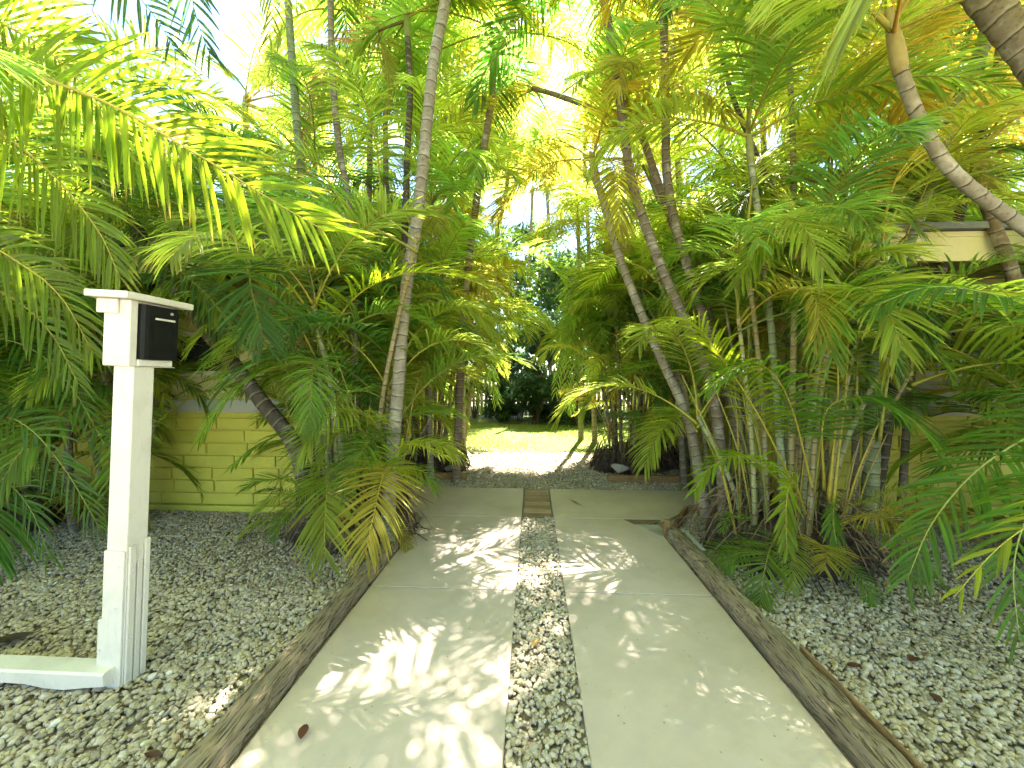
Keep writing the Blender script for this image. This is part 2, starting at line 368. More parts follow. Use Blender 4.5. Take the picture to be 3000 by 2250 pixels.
# gravel: every stone is real geometry
def ico(level):
    import bmesh
    bm = bmesh.new(); bmesh.ops.create_icosphere(bm, subdivisions=level, radius=1)
    v = np.array([tuple(q.co) for q in bm.verts]); f = np.array([[q.index for q in p.verts] for p in bm.faces]); bm.free(); return v, f
def inside(poly, x, y):
    ok = np.zeros(len(x), bool); k = len(poly)
    for i in range(k):
        (xa, ya), (xb, yb) = poly[i], poly[(i + 1) % k]
        c = ((ya > y) != (yb > y)) & (x < (xb - xa) * (y - ya) / (yb - ya + 1e-12) + xa); ok ^= c
    return ok
def gravel(poly, dens, size, level, label, zfun=None, z0=-0.006):
    P = np.array(poly); lo, hi = P.min(0), P.max(0); n = int(dens * (hi[0] - lo[0]) * (hi[1] - lo[1]))
    x = nrg.uniform(lo[0], hi[0], n); y = nrg.uniform(lo[1], hi[1], n); k = inside(poly, x, y); x, y = x[k], y[k]; n = len(x)
    v, f = ico(level); m = len(v)
    s = size * np.exp(nrg.normal(0, 0.33, n)); s = np.clip(s, size * 0.5, size * 2.0)
    sc = s[:, None] * nrg.uniform(0.72, 1.3, (n, 3)) * np.array([1, 1, 0.72])
    var = nrg.integers(0, 24, n)
    shapes = []
    for q in range(24):
        d = v.copy()
        for _ in range(5):
            a = nrg.normal(0, 1, 3); a /= np.linalg.norm(a); cut = nrg.uniform(0.55, 0.85)
            h = d @ a; d = d - np.outer(np.clip(h - cut, 0, None) * 0.9, a)
        shapes.append(d * (1 + nrg.normal(0, 0.05, (m, 1))))
    S = np.array(shapes)[var] * sc[:, None, :]
    th = nrg.uniform(0, 6.28, n); c, sn = np.cos(th)[:, None], np.sin(th)[:, None]; ti = nrg.normal(0, 0.35, n)[:, None]
    X = S[:, :, 0] * c - S[:, :, 1] * sn; Y = S[:, :, 0] * sn + S[:, :, 1] * c; Z = S[:, :, 2] + X * ti
    zz = np.zeros(n) if zfun is None else zfun(x, y)
    zz = zz + z0 + nrg.uniform(-0.006, 0.006, n)
    A = np.stack([X + x[:, None], Y + y[:, None], Z + zz[:, None]], 2)
    Fa = (f[None] + (np.arange(n) * m)[:, None, None]).reshape(-1, 3)
    me = fast_mesh('gravel', A.reshape(-1, 3), Fa); me.polygons.foreach_set('use_smooth', [True] * len(me.polygons))
    return tag(link('gravel', me, None, M['stone']), label, 'gravel', None, 'stuff')
gravel([(XL1 + .004, 0.6), (XR0 - .004, 0.6), (XR0 - .004, 3.39), (XL1 + .004, 3.39)], 5600, 0.0086, 2, 'white gravel filling the strip between the two concrete wheel tracks')
gravel([(-3.4, 1.0), (-1.09, 0.85), (-1.09, 2.2), (-3.4, 2.2)], 5200, 0.0088, 2, 'pale gravel spread around the white mailbox post')
gravel([(-5.5, 2.2), (-1.09, 2.2), (-1.09, 3.25), (-1.75, 3.38), (-5.5, 3.41)], 5000, 0.0085, 1, 'shaded gravel in front of the yellow brick wall')
gravel([(1.175, 0.7), (3.0, 0.7), (3.0, 2.2), (1.175, 2.2)], 5200, 0.0088, 2, 'pale gravel bed right of the weathered edging timbers')
gravel([(1.175, 2.2), (4.5, 2.2), (4.5, 3.4), (1.6, 3.55), (1.43, 3.58), (1.2, 3.36), (1.175, 2.95)], 4800, 0.0086, 1, 'gravel around the foot of the right palm clump')
gravel([(-1.7, 4.29), (1.7, 4.29), (2.6, 6.6), (-2.6, 6.6)], 2300, 0.0115, 1, 'sunlit gravel between the cross path and the lawn')
gravel([(-5.2, 3.5), (-1.9, 4.5), (-1.6, 4.8), (-2.5, 6.6)], 500, 0.015, 1, 'loose gravel under the back left palms')

# edging timbers
def timber(name, a, b, wd, h, mat, label, cat, group=None, z0=-0.03, seg=26, rough=0.005, part_of=None):
    a = Vector((a[0], a[1], 0)); b = Vector((b[0], b[1], 0)); d = b - a; L = d.length
    V = []; prof = [(-wd / 2, 0), (-wd / 2, h * 0.55), (-wd / 2 + wd * 0.06, h * 0.93), (-wd * 0.2, h), (wd * 0.2, h * 1.0), (wd / 2 - wd * 0.06, h * 0.93), (wd / 2, h * 0.55), (wd / 2, 0)]
    k = len(prof)
    for i in range(seg + 1):
        for (px, pz) in prof:
            V.append((px + rng.gauss(0, rough), L * i / seg, pz + rng.gauss(0, rough * 0.7)))
    Fq = [(i * k + j, i * k + (j + 1) % k, (i + 1) * k + (j + 1) % k, (i + 1) * k + j) for i in range(seg) for j in range(k)]
    Fq += [tuple(range(k)), tuple(seg * k + j for j in range(k - 1, -1, -1))]
    Fq = [tuple(reversed(q)) for q in Fq]
    o = link(name, mesh(name, V, Fq, False), part_of, mat); o.location = (a.x, a.y, z0); o.rotation_euler.z = math.atan2(-d.x, d.y)
    return tag(o, label, cat, group) if label else o
timber('edging_timber', (-1.03, -0.3), (-1.035, 1.62), 0.10, 0.10, M['timber'], 'weathered split timber edging the left gravel bed, nearest length', 'edging')
timber('edging_timber', (-1.035, 1.625), (-1.02, 3.28), 0.095, 0.10, M['timber'], 'weathered timber edging left bed, length ending at the palm clump', 'edging')
timber('edging_timber', (1.105, -0.3), (1.10, 2.50), 0.11, 0.105, M['timber'], 'long cracked grey timber edging the right gravel bed', 'edging', seg=40)
timber('edging_timber', (1.10, 2.515), (1.09, 3.03), 0.10, 0.105, M['timber'], 'short weathered timber beyond the joint, beside the corner stake', 'edging', seg=10)
timber('edging_board', (1.173, 0.2), (1.172, 1.72), 0.012, 0.11, M['board'], 'thin brown backing board behind the cracked right timber', 'board', rough=0.001)
timber('edging_board', (1.10, 3.06), (1.40, 3.56), 0.035, 0.10, M['board'], 'short brown board set diagonally at the bed corner', 'board', rough=0.002, seg=6)
timber('edging_board', (1.42, 3.575), (2.4, 3.575), 0.035, 0.10, M['board'], 'brown board along the cross path, behind the right palm clump', 'board', rough=0.002, seg=6)
timber('edging_board', (-1.75, 4.62), (-0.80, 4.62), 0.06, 0.105, M['board'], 'plain tan board edging the back left palm bed', 'board', rough=0.002, seg=6)
timber('edging_board', (0.90, 4.62), (2.6, 4.62), 0.06, 0.105, M['board'], 'plain tan board edging the back right palm bed', 'board', rough=0.002, seg=6)
b = MB(); b.box(1.035, 1.075, 3.035, 3.075, -0.05, 0.125); tag(b.build('corner_stake', M['board'], bevel=0.004), 'square brown stake at the corner of the right bed edging', 'stake')
b = MB(); b.box(1.135, 1.165, 2.62, 2.98, 0.081, 0.085); tag(b.build('metal_strip', M['metal']), 'flat grey metal strip lying on the short right timber', 'metal strip')
for i in range(8):
    b = MB(); y = 3.405 + i * 0.107
    b.box(XL1 + .014 + rng.uniform(0, .004), XR0 - .014, y + .007, y + .099, -0.06, rng.uniform(-.004, .001))
    tag(b.build('brick_paver', M['paver'], bevel=0.004), 'tan brick paver in the crosswise row between the two slabs', 'paver', 'tan brick pavers between the slabs')
for i in range(8):
    b = MB(); x = 0.94 + i * 0.205
    b.box(x + .003, x + .200, 4.285, 4.49, -0.06, -0.002 + rng.uniform(-.002, .002))
    tag(b.build('edge_paver', M['grey_paver'], bevel=0.004), 'grey square paver in the row along the tan board', 'paver', 'grey pavers beside the back right board')
for i in range(4):
    b = MB(); x = -1.75 + i * 0.205
    b.box(x + .003, x + .200, 4.285, 4.49, -0.06, -0.002 + rng.uniform(-.002, .002))
    tag(b.build('edge_paver', M['grey_paver'], bevel=0.004), 'grey square paver in front of the back left board', 'paver', 'grey pavers beside the back left board')
for i, (x, y, mt) in enumerate([(0.86, 3.27, 'paver'), (0.95, 3.16, 'grey_paver'), (1.0, 3.05, 'grey_paver')]):
    b = MB(); b.prism([(x, y), (1.06 if i else 1.0, y), (1.12 if not i else 1.06, y + .1), (x - .06, y + .1)], 0.001, 0.005)
    tag(b.build('inset_paver', M[mt]), ['reddish paver set in the slab before the bed corner', 'grey paver set behind the front one at the bed corner', 'front grey paver wedged against the corner stake'][i], 'paver')

# ------------------------------------------------------------------ palms
def frond_geometry(C, side, n, L, leaf_len, leaf_w, start, vee, droop, seed, ang=(68, 24), gaps=0.04):
    """C: (m,3) rachis points; side: (m,3) side vectors. Returns leaflets (v,f,uv)"""
    g = np.random.default_rng(seed); m = len(C)
    T = np.gradient(C, axis=0); T /= np.linalg.norm(T, axis=1)[:, None]
    V = []; Fc = []; UV = []; K = 6
    for i in range(n):
        t = start + (1 - start) * (i + 0.5) / n
        for sg in (-1, 1):
            if g.random() < gaps: continue
            tt = min(max(t + g.uniform(-.3, .3) / n, 0), 0.999)
            u = tt * (m - 1); k = int(u); fr = u - k; k2 = min(k + 1, m - 1)
            p = C[k] * (1 - fr) + C[k2] * fr; tv = T[k]; sv = side[k] * sg; nv = np.cross(tv, side[k]); nv /= np.linalg.norm(nv)
            if nv[2] < 0: nv = -nv
            r = (t - start) / (1 - start)
            a = R(ang[0] + (ang[1] - ang[0]) * r + g.normal(0, 4)); ve = vee * (1 - 0.5 * r) + g.normal(0, 0.09)
            d = math.cos(a) * tv + math.sin(a) * (math.cos(ve) * sv + math.sin(ve) * nv)
            ln = leaf_len * np.interp(r, [0, .12, .4, .75, 1], [.55, .9, 1, .78, .42]) * g.uniform(.88, 1.08)
            wd = leaf_w * g.uniform(.85, 1.15) * np.interp(r, [0, .15, .7, 1], [.7, 1, 1, .75])
            dr = droop * g.uniform(.6, 1.5); q = p.copy(); n0 = len(V); tw = g.normal(0, .16)
            for s in range(K + 1):
                x = s / K
                dd = d + np.array([0, 0, -1]) * dr * x ** 1.4; dd /= np.linalg.norm(dd)
                if s: q = q + dd * ln / K
                W = tv - dd * (tv @ dd); W /= np.linalg.norm(W) + 1e-9
                Nn = np.cross(dd, W); W = W * math.cos(tw) + Nn * math.sin(tw); Nn = np.cross(dd, W)
                hw = 0.5 * wd * np.interp(x, [0, .12, .4, .72, .9, 1], [.4, .9, 1, .75, .38, .03])
                if Nn[2] < 0: Nn = -Nn
                V += [q - W * hw, q - Nn * hw * 0.45, q + W * hw]; UV += [(0, x), (.5, x), (1, x)]
                if s:
                    o = n0 + 3 * s
                    Fc += [(o - 3, o - 2, o + 1, o), (o - 2, o - 1, o + 2, o + 1)]
    return V, Fc, UV
def frond_meshes(C, side, n, L, ll, lw, start, vee, droop, seed, r0=0.008, ang=(68, 24), gaps=0.04, name='frond'):
    V, Fc, UV = frond_geometry(C, side, n, L, ll, lw, start, vee, droop, seed, ang, gaps)
    ml = mesh(name, V, Fc, True, UV); ml.materials.append(M['leaf'])
    m = len(C); rad = np.interp(np.linspace(0, 1, m), [0, .12, .4, 1], [r0 * 1.5, r0, r0 * .62, r0 * .15])
    V, Fc, UV = tube(C, rad, 6); mr = mesh('rachis', V, Fc, True, UV); mr.materials.append(M['stem'])
    return ml, mr
LIB = {}
def lib_frond(kind, e0, var):
    key = (kind, e0, var)
    if key in LIB: return LIB[key]
    g = random.Random(hash((kind == 'crown', e0, var)) & 0xffff)
    m = 26
    bend = {'crown': 95, 'cane': 88, 'soft': 125}[kind] * g.uniform(.8, 1.2) * (1 if e0 > 20 else 0.75)
    C = np.zeros((m, 3)); lat = g.uniform(-.25, .25)
    for i in range(1, m):
        t = (i - .5) / (m - 1); e = R(e0 - bend * t ** 1.5); h = lat * t * t
        C[i] = C[i - 1] + np.array([math.cos(e) * math.cos(h), math.cos(e) * math.sin(h), math.sin(e)]) / (m - 1)
    sd = np.tile(np.array([0., 1, 0]), (m, 1))
    st = {'crown': .14, 'cane': .30, 'soft': .26}[kind]
    n = {'crown': 58, 'cane': 48, 'soft': 48}[kind]
    LIB[key] = frond_meshes(C, sd, n, 1, .275, .0118, st, g.uniform(.15, .6), g.uniform(.35, 1.0), g.randrange(9999), .006, gaps=g.choice([.02, .04, .08, .18]))
    return (*LIB[key], C) if False else LIB.setdefault(key, LIB[key])
LIBC = {}
def lib_curve(kind, e0, var):
    ml, mr = lib_frond(kind, e0, var)
    key = (kind, e0, var)
    if key not in LIBC:
        co = np.empty(len(mr.vertices) * 3, dtype=np.float32); mr.vertices.foreach_get('co', co)
        co = co.reshape(-1, 6, 3).mean(1); LIBC[key] = co
    return ml, mr, LIBC[key]
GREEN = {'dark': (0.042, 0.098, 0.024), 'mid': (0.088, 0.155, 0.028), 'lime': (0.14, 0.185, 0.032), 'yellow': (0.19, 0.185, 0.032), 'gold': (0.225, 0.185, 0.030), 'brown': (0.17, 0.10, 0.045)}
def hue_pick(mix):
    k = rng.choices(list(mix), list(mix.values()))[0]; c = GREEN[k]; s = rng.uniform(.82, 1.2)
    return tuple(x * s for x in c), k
def add_frond(parent, base, az, e0, L, kind, mixc, force=False, wfac=1.0):
    lv = [85, 65, 45, 25, 5, -20]; q = min(lv, key=lambda z: abs(z - e0)); var = rng.randrange(5)
    ml, mr, C = lib_curve(kind, q, var)
    ca, sa = math.cos(az), math.sin(az)
    base = Vector(base)
    if not force:
        pts = [(base.x + L * (c[0] * ca - c[1] * sa), base.y + L * (c[0] * sa + c[1] * ca), base.z + L * c[2]) for c in C[4::3]]
        if blocked(pts): return None
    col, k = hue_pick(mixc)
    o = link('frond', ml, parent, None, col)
    o.location = base - parent.location; o.rotation_euler = (rng.uniform(-.25, .25), rng.uniform(-.06, .06), az)
    o.scale = (L, L * wfac, L)
    rc = {'dark': (0.14, 0.17, 0.03), 'mid': (0.22, 0.22, 0.03), 'lime': (0.30, 0.27, 0.035), 'yellow': (0.38, 0.26, 0.03), 'gold': (0.42, 0.24, 0.03), 'brown': (0.16, 0.10, 0.05)}[k]
    link('rachis', mr, o, None, rc)
    return o
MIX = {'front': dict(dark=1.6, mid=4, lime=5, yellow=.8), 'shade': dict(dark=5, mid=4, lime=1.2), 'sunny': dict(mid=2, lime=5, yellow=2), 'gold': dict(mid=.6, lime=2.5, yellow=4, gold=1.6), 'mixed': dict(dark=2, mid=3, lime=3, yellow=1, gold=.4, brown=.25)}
BARK = {'grey': (0.20, 0.17, 0.125), 'dark': (0.09, 0.075, 0.055), 'pale': (0.28, 0.25, 0.19), 'green': (0.23, 0.27, 0.15), 'brown': (0.22, 0.165, 0.11)}
def trunk_part(parent, P, r, bark, sides=12):
    pts = catmull(P, 8 * len(P)); seg = np.linalg.norm(np.diff(pts, axis=0), axis=1); L = seg.sum()
    n = int(L / 0.022); cum = np.r_[0, np.cumsum(seg)]; s = np.linspace(0, L, n)
    pts = np.stack([np.interp(s, cum, pts[:, k]) for k in range(3)], 1)
    rad = np.interp(s / L, [0, .08, .3, 1], [r * 1.35, r * 1.1, r, r * .85]) * (1 + .035 * np.cos(s / 0.088 * 2 * math.pi))
    V, Fc, UV = tube(pts, rad, sides); off = np.array(parent.location)
    return link('trunk', mesh('trunk', np.array(V) - off, Fc, True, UV), parent, M['bark'], BARK[bark]), pts
def palm(label, px, ybase, ytop, width, bark='grey', nf=11, L=1.7, mix='mixed', group=None, elev=(80, -25), shaft=True, avoid=None, cat='palm', kind='crown', force=False):
    """px: trunk points seen in the photograph, base first; Y runs from ybase to ytop along it"""
    n = len(px); P = []
    for i, (x, y) in enumerate(px):
        P.append(at(x, y, ybase + (ytop - ybase) * i / (n - 1)))
    P[0].z = min(P[0].z, -0.01) if P[0].z < .35 else P[0].z
    if P[0].z > .35: P.insert(0, Vector((P[0].x + (P[0].x - P[1].x) * .3, P[0].y, -0.02)))
    r = width / 2 / F * (ybase + ytop) / 2 * .8
    root = empty('palm_tree', (P[0].x, P[0].y, 0), label, cat, group)
    tr, pts = trunk_part(root, P, r, bark)
    top = Vector(pts[-1]); d = (Vector(pts[-1]) - Vector(pts[-6])).normalized(); d = (d + Vector((0, 0, .6))).normalized()
    crown(root, top, d, r, nf, L, mix, elev, shaft, kind, force=force)
    return root
def crown(root, top, d, r, nf, L, mix, elev=(80, -25), shaft=True, kind='crown', az0=None, force=False):
    if shaft:
        hl = 0.30
        C = catmull([top - d * .02, top + d * hl * .5, top + d * hl], 8)
        V, Fc, UV = tube(C, [r * .86, r * 1.0, r * 1.02, r * .96, r * .85, r * .72, r * .58, r * .42], 10)
        link('crownshaft', mesh('crownshaft', np.array(V) - np.array(root.location), Fc, True, UV), root, M['stem'], (0.22, 0.25, 0.09) if mix != 'gold' else (.30, .24, .09))
        top = top + d * hl * .8
    az = rng.uniform(0, 6.28) if az0 is None else az0
    for i in range(nf):
        e = elev[0] + (elev[1] - elev[0]) * (i + .5) / nf + rng.uniform(-8, 8)
        az += 2.4 + rng.uniform(-.3, .3)
        Lf = L * rng.uniform(.82, 1.12) * (1 if i else .8)
        for tries in range(3):
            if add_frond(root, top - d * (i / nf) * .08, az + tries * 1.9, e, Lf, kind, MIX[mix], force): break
def clump(label, x, y, rad, canes, hmax, mix='front', L=1.5, fr=5, group=None, rootmass=True, hmin=.15, straw=60, lean=.35, name='palm_clump', bare=2, half=None, cane_r=.017, stalks=0):
    root = empty(name, (x, y, 0), label, 'palm clump', group)
    for c in range(canes):
        a = c * 2.4 + rng.uniform(-.4, .4); rr = rad * math.sqrt((c + .5) / canes)
        bx, by = x + rr * math.cos(a) * 1.15, y + rr * math.sin(a) * .8
        h = hmin + (hmax - hmin) * rng.random() ** .9
        out = Vector((math.cos(a), math.sin(a) * .7, 0)) * lean * h * rng.uniform(.2, 1)
        P = [Vector((bx, by, -.02)), Vector((bx, by, 0)) + out * .3 + Vector((0, 0, h * .5)), Vector((bx, by, 0)) + out + Vector((0, 0, h))]
        r = cane_r * rng.uniform(.65, 1.25)
        pts = catmull(P, max(8, int(h / .04)))
        V, Fc, UV = tube(pts, np.linspace(r * 1.1, r * .8, len(pts)), 8)
        link('cane', mesh('cane', np.array(V) - np.array(root.location), Fc, True, UV), root, M['bark'], rng.choice([(.26, .30, .14), (.34, .34, .17), (.22, .20, .12), (.30, .25, .12)]))
        top = Vector(pts[-1]); az = rng.uniform(0, 6.28)
        for i in range(fr):
            az += 2.4 + rng.uniform(-.4, .4)
            e = 82 - 60 * (i + .3) / fr + rng.uniform(-8, 8)
            for tries in range(3):
                if add_frond(root, top - Vector((0, 0, min(h, .25) * i / fr * .6)), az + tries * 2.1, e, L * rng.uniform(.7, 1.12), rng.choice(['cane', 'soft']), MIX[mix]): break
    for k in range(stalks):
        a = rng.uniform(0, 6.28); q = rad * math.sqrt(rng.random()); h = rng.uniform(.5, 1.25); l = h * rng.uniform(.05, .4)
        p0 = Vector((x + q * math.cos(a) * 1.3, y + q * math.sin(a) * .8, .1)); p2 = p0 + Vector((l * math.cos(a), l * math.sin(a) * .6, h))
        pts = catmull([p0, (p0 + p2) / 2 + Vector((-.1 * l * math.cos(a), 0, .05)), p2], 10)
        V, Fc, UV = tube(pts, np.linspace(.0075, .003, 10) * rng.uniform(.7, 1.3), 6)
        link('stalk', mesh('stalk', np.array(V) - np.array(root.location), Fc, True, UV), root, M['stem'], rng.choice([(.40, .32, .05), (.30, .30, .06), (.20, .22, .06), (.28, .2, .09)]))
    if rootmass:
        V, Fq = [], []; nu, nv = 36, 12
        for j in range(nv + 1):
            s = j / nv
            for i in range(nu):
                th = 2 * math.pi * i / nu
                k = np.interp(s, [0, .3, .7, 1], [1.28, 1.12, .95, .35]) * (1 + .10 * math.sin(th * 5 + x * 7) + .07 * math.sin(th * 11 + s * 4)) + rng.gauss(0, .03)
                V.append((rad * 1.35 * k * math.cos(th), rad * 1.0 * k * math.sin(th), -.03 + s * .30 * (1 + .25 * math.sin(th * 3 + y))))
        Fq = [(j * nu + i, j * nu + (i + 1) % nu, (j + 1) * nu + (i + 1) % nu, (j + 1) * nu + i) for j in range(nv) for i in range(nu)] + [tuple(nv * nu + i for i in range(nu))]
        b = MB(); b.v = V; b.f = Fq
        for k in range(110):
            th = rng.uniform(0, 6.28); q = rng.uniform(.9, 1.3); ex = rng.uniform(1.1, 1.75) if rng.random() < .3 else rng.uniform(1.15, 1.4)
            b.tube(catmull([(rad * 1.3 * q * .9 * math.cos(th), rad * q * .9 * math.sin(th), rng.uniform(.15, .36)), (rad * 1.4 * q * math.cos(th + .1), rad * 1.05 * q * math.sin(th + .1), .1),
                            (rad * 1.4 * ex * math.cos(th + .15), rad * 1.1 * ex * math.sin(th + .15), -.01)], 6), [.008, .008, .007, .006, .005, .003], 4, False)
        o = b.build('root_mass', M['root'], root, smooth=False)
        b = MB()
        for k in range(straw):
            th = rng.uniform(0, 6.28); q = rad * rng.uniform(.5, 1.25); h = rng.uniform(.12, .55); l = rng.uniform(.2, .6); t2 = th + rng.uniform(-.8, .8)
            p0 = Vector((q * math.cos(th), q * math.sin(th), h)); p2 = p0 + Vector((l * math.cos(t2) * .7, l * math.sin(t2) * .7, -h * rng.uniform(.4, .95)))
            p1 = (p0 + p2) / 2 + Vector((0, 0, rng.uniform(.0, .16)))
            b.tube(catmull([p0, p1, p2], 6), [.004, .0045, .004, .0035, .003, .001], 4, False)
        b.build('dead_straw', M['straw'], root)
    return root

# tall palms whose trunks show, left side
palm('tall ringed grey palm trunk rising in front of left clump', [(842, 1060), (858, 860), (876, 640), (905, 440), (935, 150), (962, 0), (975, -160)], 2.72, 2.88, 33, 'pale', 14, 1.7, 'mixed')
palm('slim dark palm behind the left clump, left of the tall ringed one', [(775, 1060), (765, 700), (752, 440), (733, 320), (718, 160), (714, 0), (712, -150)], 3.2, 3.5, 19, 'grey', 11, 1.7, 'mixed')
palm('pale green palm stem left of all others near the open sky', [(700, 1040), (670, 600), (640, 250), (630, 120), (622, 0), (616, -130)], 3.3, 3.7, 22, 'green', 9, 1.6, 'sunny')
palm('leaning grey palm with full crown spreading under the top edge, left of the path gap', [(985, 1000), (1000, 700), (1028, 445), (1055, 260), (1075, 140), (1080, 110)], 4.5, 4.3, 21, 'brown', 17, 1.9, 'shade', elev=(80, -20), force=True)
palm('shadowed palm trunk half hidden beside the tall ringed one', [(860, 1030), (872, 600), (880, 330), (886, 200), (880, 80)], 3.6, 3.9, 19, 'dark', 10, 1.6, 'mixed')
palm('dark palm trunk leaning far left behind the mailbox', [(660, 1080), (645, 985), (560, 860), (430, 690), (300, 505), (215, 385), (180, 330)], 2.85, 2.75, 40, 'dark', 14, 1.45, 'sunny', elev=(80, -30), force=True)
# right side
palm('curving grey palm trunk leaving the top edge right of the path gap', [(1570, 1090), (1552, 930), (1525, 800), (1470, 670), (1420, 555), (1362, 380), (1332, 150), (1305, 0), (1292, -140)], 3.0, 3.1, 26, 'grey', 12, 1.75, 'mixed', force=True)
palm('straight grey palm trunk leaving the top edge beside the curving one', [(1610, 1100), (1590, 900), (1510, 660), (1446, 420), (1438, 230), (1433, 0), (1430, -170)], 3.1, 3.3, 24, 'grey', 11, 1.7, 'mixed')
palm('mottled pale palm leaning left under drooping golden fronds', [(1530, 1080), (1490, 920), (1440, 800), (1395, 700), (1340, 560), (1302, 430), (1288, 390)], 3.3, 3.6, 24, 'pale', 12, 1.35, 'gold', elev=(70, -25))
palm('brown twin palm trunk behind the curving one with yellow arching fronds', [(1640, 1080), (1550, 740), (1482, 560), (1430, 420), (1400, 330), (1385, 290)], 3.3, 3.6, 22, 'brown', 10, 1.35, 'gold')
palm('thin dark palm stem slanting right to left in the right thicket', [(1745, 1080), (1720, 700), (1680, 450), (1632, 330), (1580, 200), (1545, 60), (1530, 10)], 3.1, 3.3, 14, 'dark', 9, 1.5, 'mixed')
palm('pale green banded palm stem standing in the right clump', [(1692, 1065), (1680, 900), (1664, 690), (1640, 480), (1622, 350)], 2.62, 2.75, 18, 'green', 9, 1.3, 'front', elev=(78, 15))
palm('slender ringed palm right of the green banded stem', [(1740, 1070), (1728, 700), (1715, 420), (1712, 280), (1705, 110)], 3.2, 3.5, 15, 'grey', 10, 1.5, 'mixed')
palm('big bare banded trunk curving in from the right edge with golden crown', [(2420, 640), (2300, 560), (2212, 490), (2120, 425), (2040, 350), (1980, 245), (1945, 150)], 2.0, 2.0, 34, 'pale', 9, 1.35, 'gold', elev=(80, -5))
palm('thick grey trunk crossing the top right corner', [(2500, 420), (2330, 260), (2212, 100), (2130, 0), (2040, -120), (1990, -220)], 1.75, 1.9, 74, 'grey', 9, 1.6, 'gold', elev=(75, 0))
palm('dark slim palm leaning right beside the cream fascia', [(1900, 1030), (1955, 730), (2030, 590), (2090, 400), (2135, 230), (2160, 130)], 2.9, 3.0, 24, 'dark', 9, 1.5, 'gold')
palm('pale green stem leaning right left of the dark slim palm', [(1880, 1050), (1900, 700), (1965, 510), (2015, 370), (2060, 250), (2125, 100)], 2.8, 2.9, 34, 'green', 10, 1.5, 'front')
palm('scarred brown trunk partly hidden before the right fascia', [(2290, 1100), (2235, 760), (2190, 600), (2145, 480), (2120, 400)], 2.7, 2.8, 30, 'brown', 9, 1.4, 'gold')
palm('thin leaning trunk slanting across the gap high in the centre', [(1480, 1000), (1440, 500), (1345, 285), (1290, 240), (1210, 208), (1150, 190)], 4.3, 4.6, 15, 'grey', 8, 1.2, 'gold', shaft=False)
palm('short palm whose trunk hides behind the mailbox post', [(268, 1090), (285, 800), (390, 530)], 2.95, 3.0, 18, 'grey', 16, 1.3, 'front', elev=(75, -25))
# further palms down the garden
back = [('slim back palm in the left distance, tallest there', [(950, 980), (960, 500), (965, 120)], 6.2, 14, 'mixed', 1.9),
        ('slim grey back palm just right of the path gap', [(1255, 950), (1252, 640), (1248, 420)], 7.6, 12, 'sunny', 1.9),
        ('slim grey back palm second right of the path gap', [(1285, 960), (1276, 640), (1262, 330)], 7.2, 12, 'sunny', 1.9),
        ('leafy back palm standing behind the back right clump', [(1390, 980), (1370, 560), (1350, 160)], 6.4, 14, 'front', 2.0),
        ('tall back palm over the left house corner', [(560, 960), (545, 560), (530, 250)], 5.4, 17, 'sunny', 1.9),
        ('back palm leaning over the left roof', [(400, 960), (380, 600), (350, 330)], 4.9, 18, 'gold', 1.8),
        ('tall back palm behind the right thicket', [(1560, 980), (1555, 600), (1560, 170)], 5.6, 16, 'sunny', 2.0),
        ('back palm above the right house roof', [(1830, 960), (1825, 560), (1820, 200)], 4.9, 17, 'gold', 1.9),
        ('back palm at far right above the fascia', [(2080, 960), (2070, 560), (2060, 220)], 4.6, 18, 'sunny', 1.8),
        ('distant palm in the centre closing the gap', [(1130, 930), (1140, 700), (1150, 420)], 14.5, 9, 'sunny', 2.2),
        ('distant palm left of the gap with drooping crown', [(990, 930), (1000, 700), (1010, 330)], 8.6, 11, 'sunny', 2.2),
        ('tall palm far behind at the top of the gap', [(1190, 930), (1185, 500), (1175, 300)], 13.5, 10, 'mixed', 2.3),
        ('back palm behind the left clump with lime crown', [(800, 980), (795, 600), (800, 260)], 4.7, 17, 'sunny', 1.9),
        ('low crowned palm above the left clump foliage', [(690, 1000), (690, 700), (680, 420)], 4.0, 18, 'front', 1.7),
        ('low crowned palm behind the tall ringed trunk', [(930, 1000), (925, 700), (930, 480)], 4.4, 17, 'sunny', 1.7),
        ('low crowned palm right of the path gap before the slim grey ones', [(1330, 1000), (1320, 700), (1310, 520)], 6.0, 15, 'gold', 1.9),
        ('mid height palm inside the right thicket', [(1600, 1000), (1610, 700), (1620, 470)], 4.0, 17, 'front', 1.7),
        ('mid height palm right of the thicket centre', [(1780, 1000), (1785, 700), (1790, 450)], 3.2, 18, 'front', 1.5),
        ('lime palm high above the thicket', [(1660, 1000), (1655, 500), (1640, 60)], 4.8, 16, 'sunny', 2.0),
        ('lime palm high over the left clump', [(840, 1000), (835, 500), (830, 80)], 4.6, 16, 'sunny', 2.0),
        ('golden palm high near the right corner', [(1960, 1000), (1955, 500), (1950, 40)], 4.0, 17, 'gold', 1.9),
        ('golden palm high right of the path gap', [(1480, 1000), (1470, 500), (1450, 60)], 5.2, 15, 'gold', 2.0),
        ('tall palm left of the garden gap with dark crown', [(1000, 1000), (1000, 500), (990, 120)], 6.6, 13, 'front', 2.1),
        ('short leafy palm near the left house window', [(150, 1050), (145, 800), (140, 520)], 2.9, 18, 'sunny', 1.3),
        ('short leafy palm by the right house wall', [(1950, 1050), (1960, 900), (1975, 760)], 3.1, 17, 'front', 1.2),
        ('lime palm leaning over the path gap from behind the back left clump', [(1000, 960), (1040, 700), (1095, 400)], 7.4, 12, 'sunny', 2.0),
        ('short palm masking the near end of the right fascia', [(1845, 1080), (1850, 800), (1835, 600)], 2.95, 17, 'front', 1.15),
        ('bushy back palm left above the eave', [(230, 960), (220, 600), (160, 250)], 4.4, 18, 'gold', 1.8)]
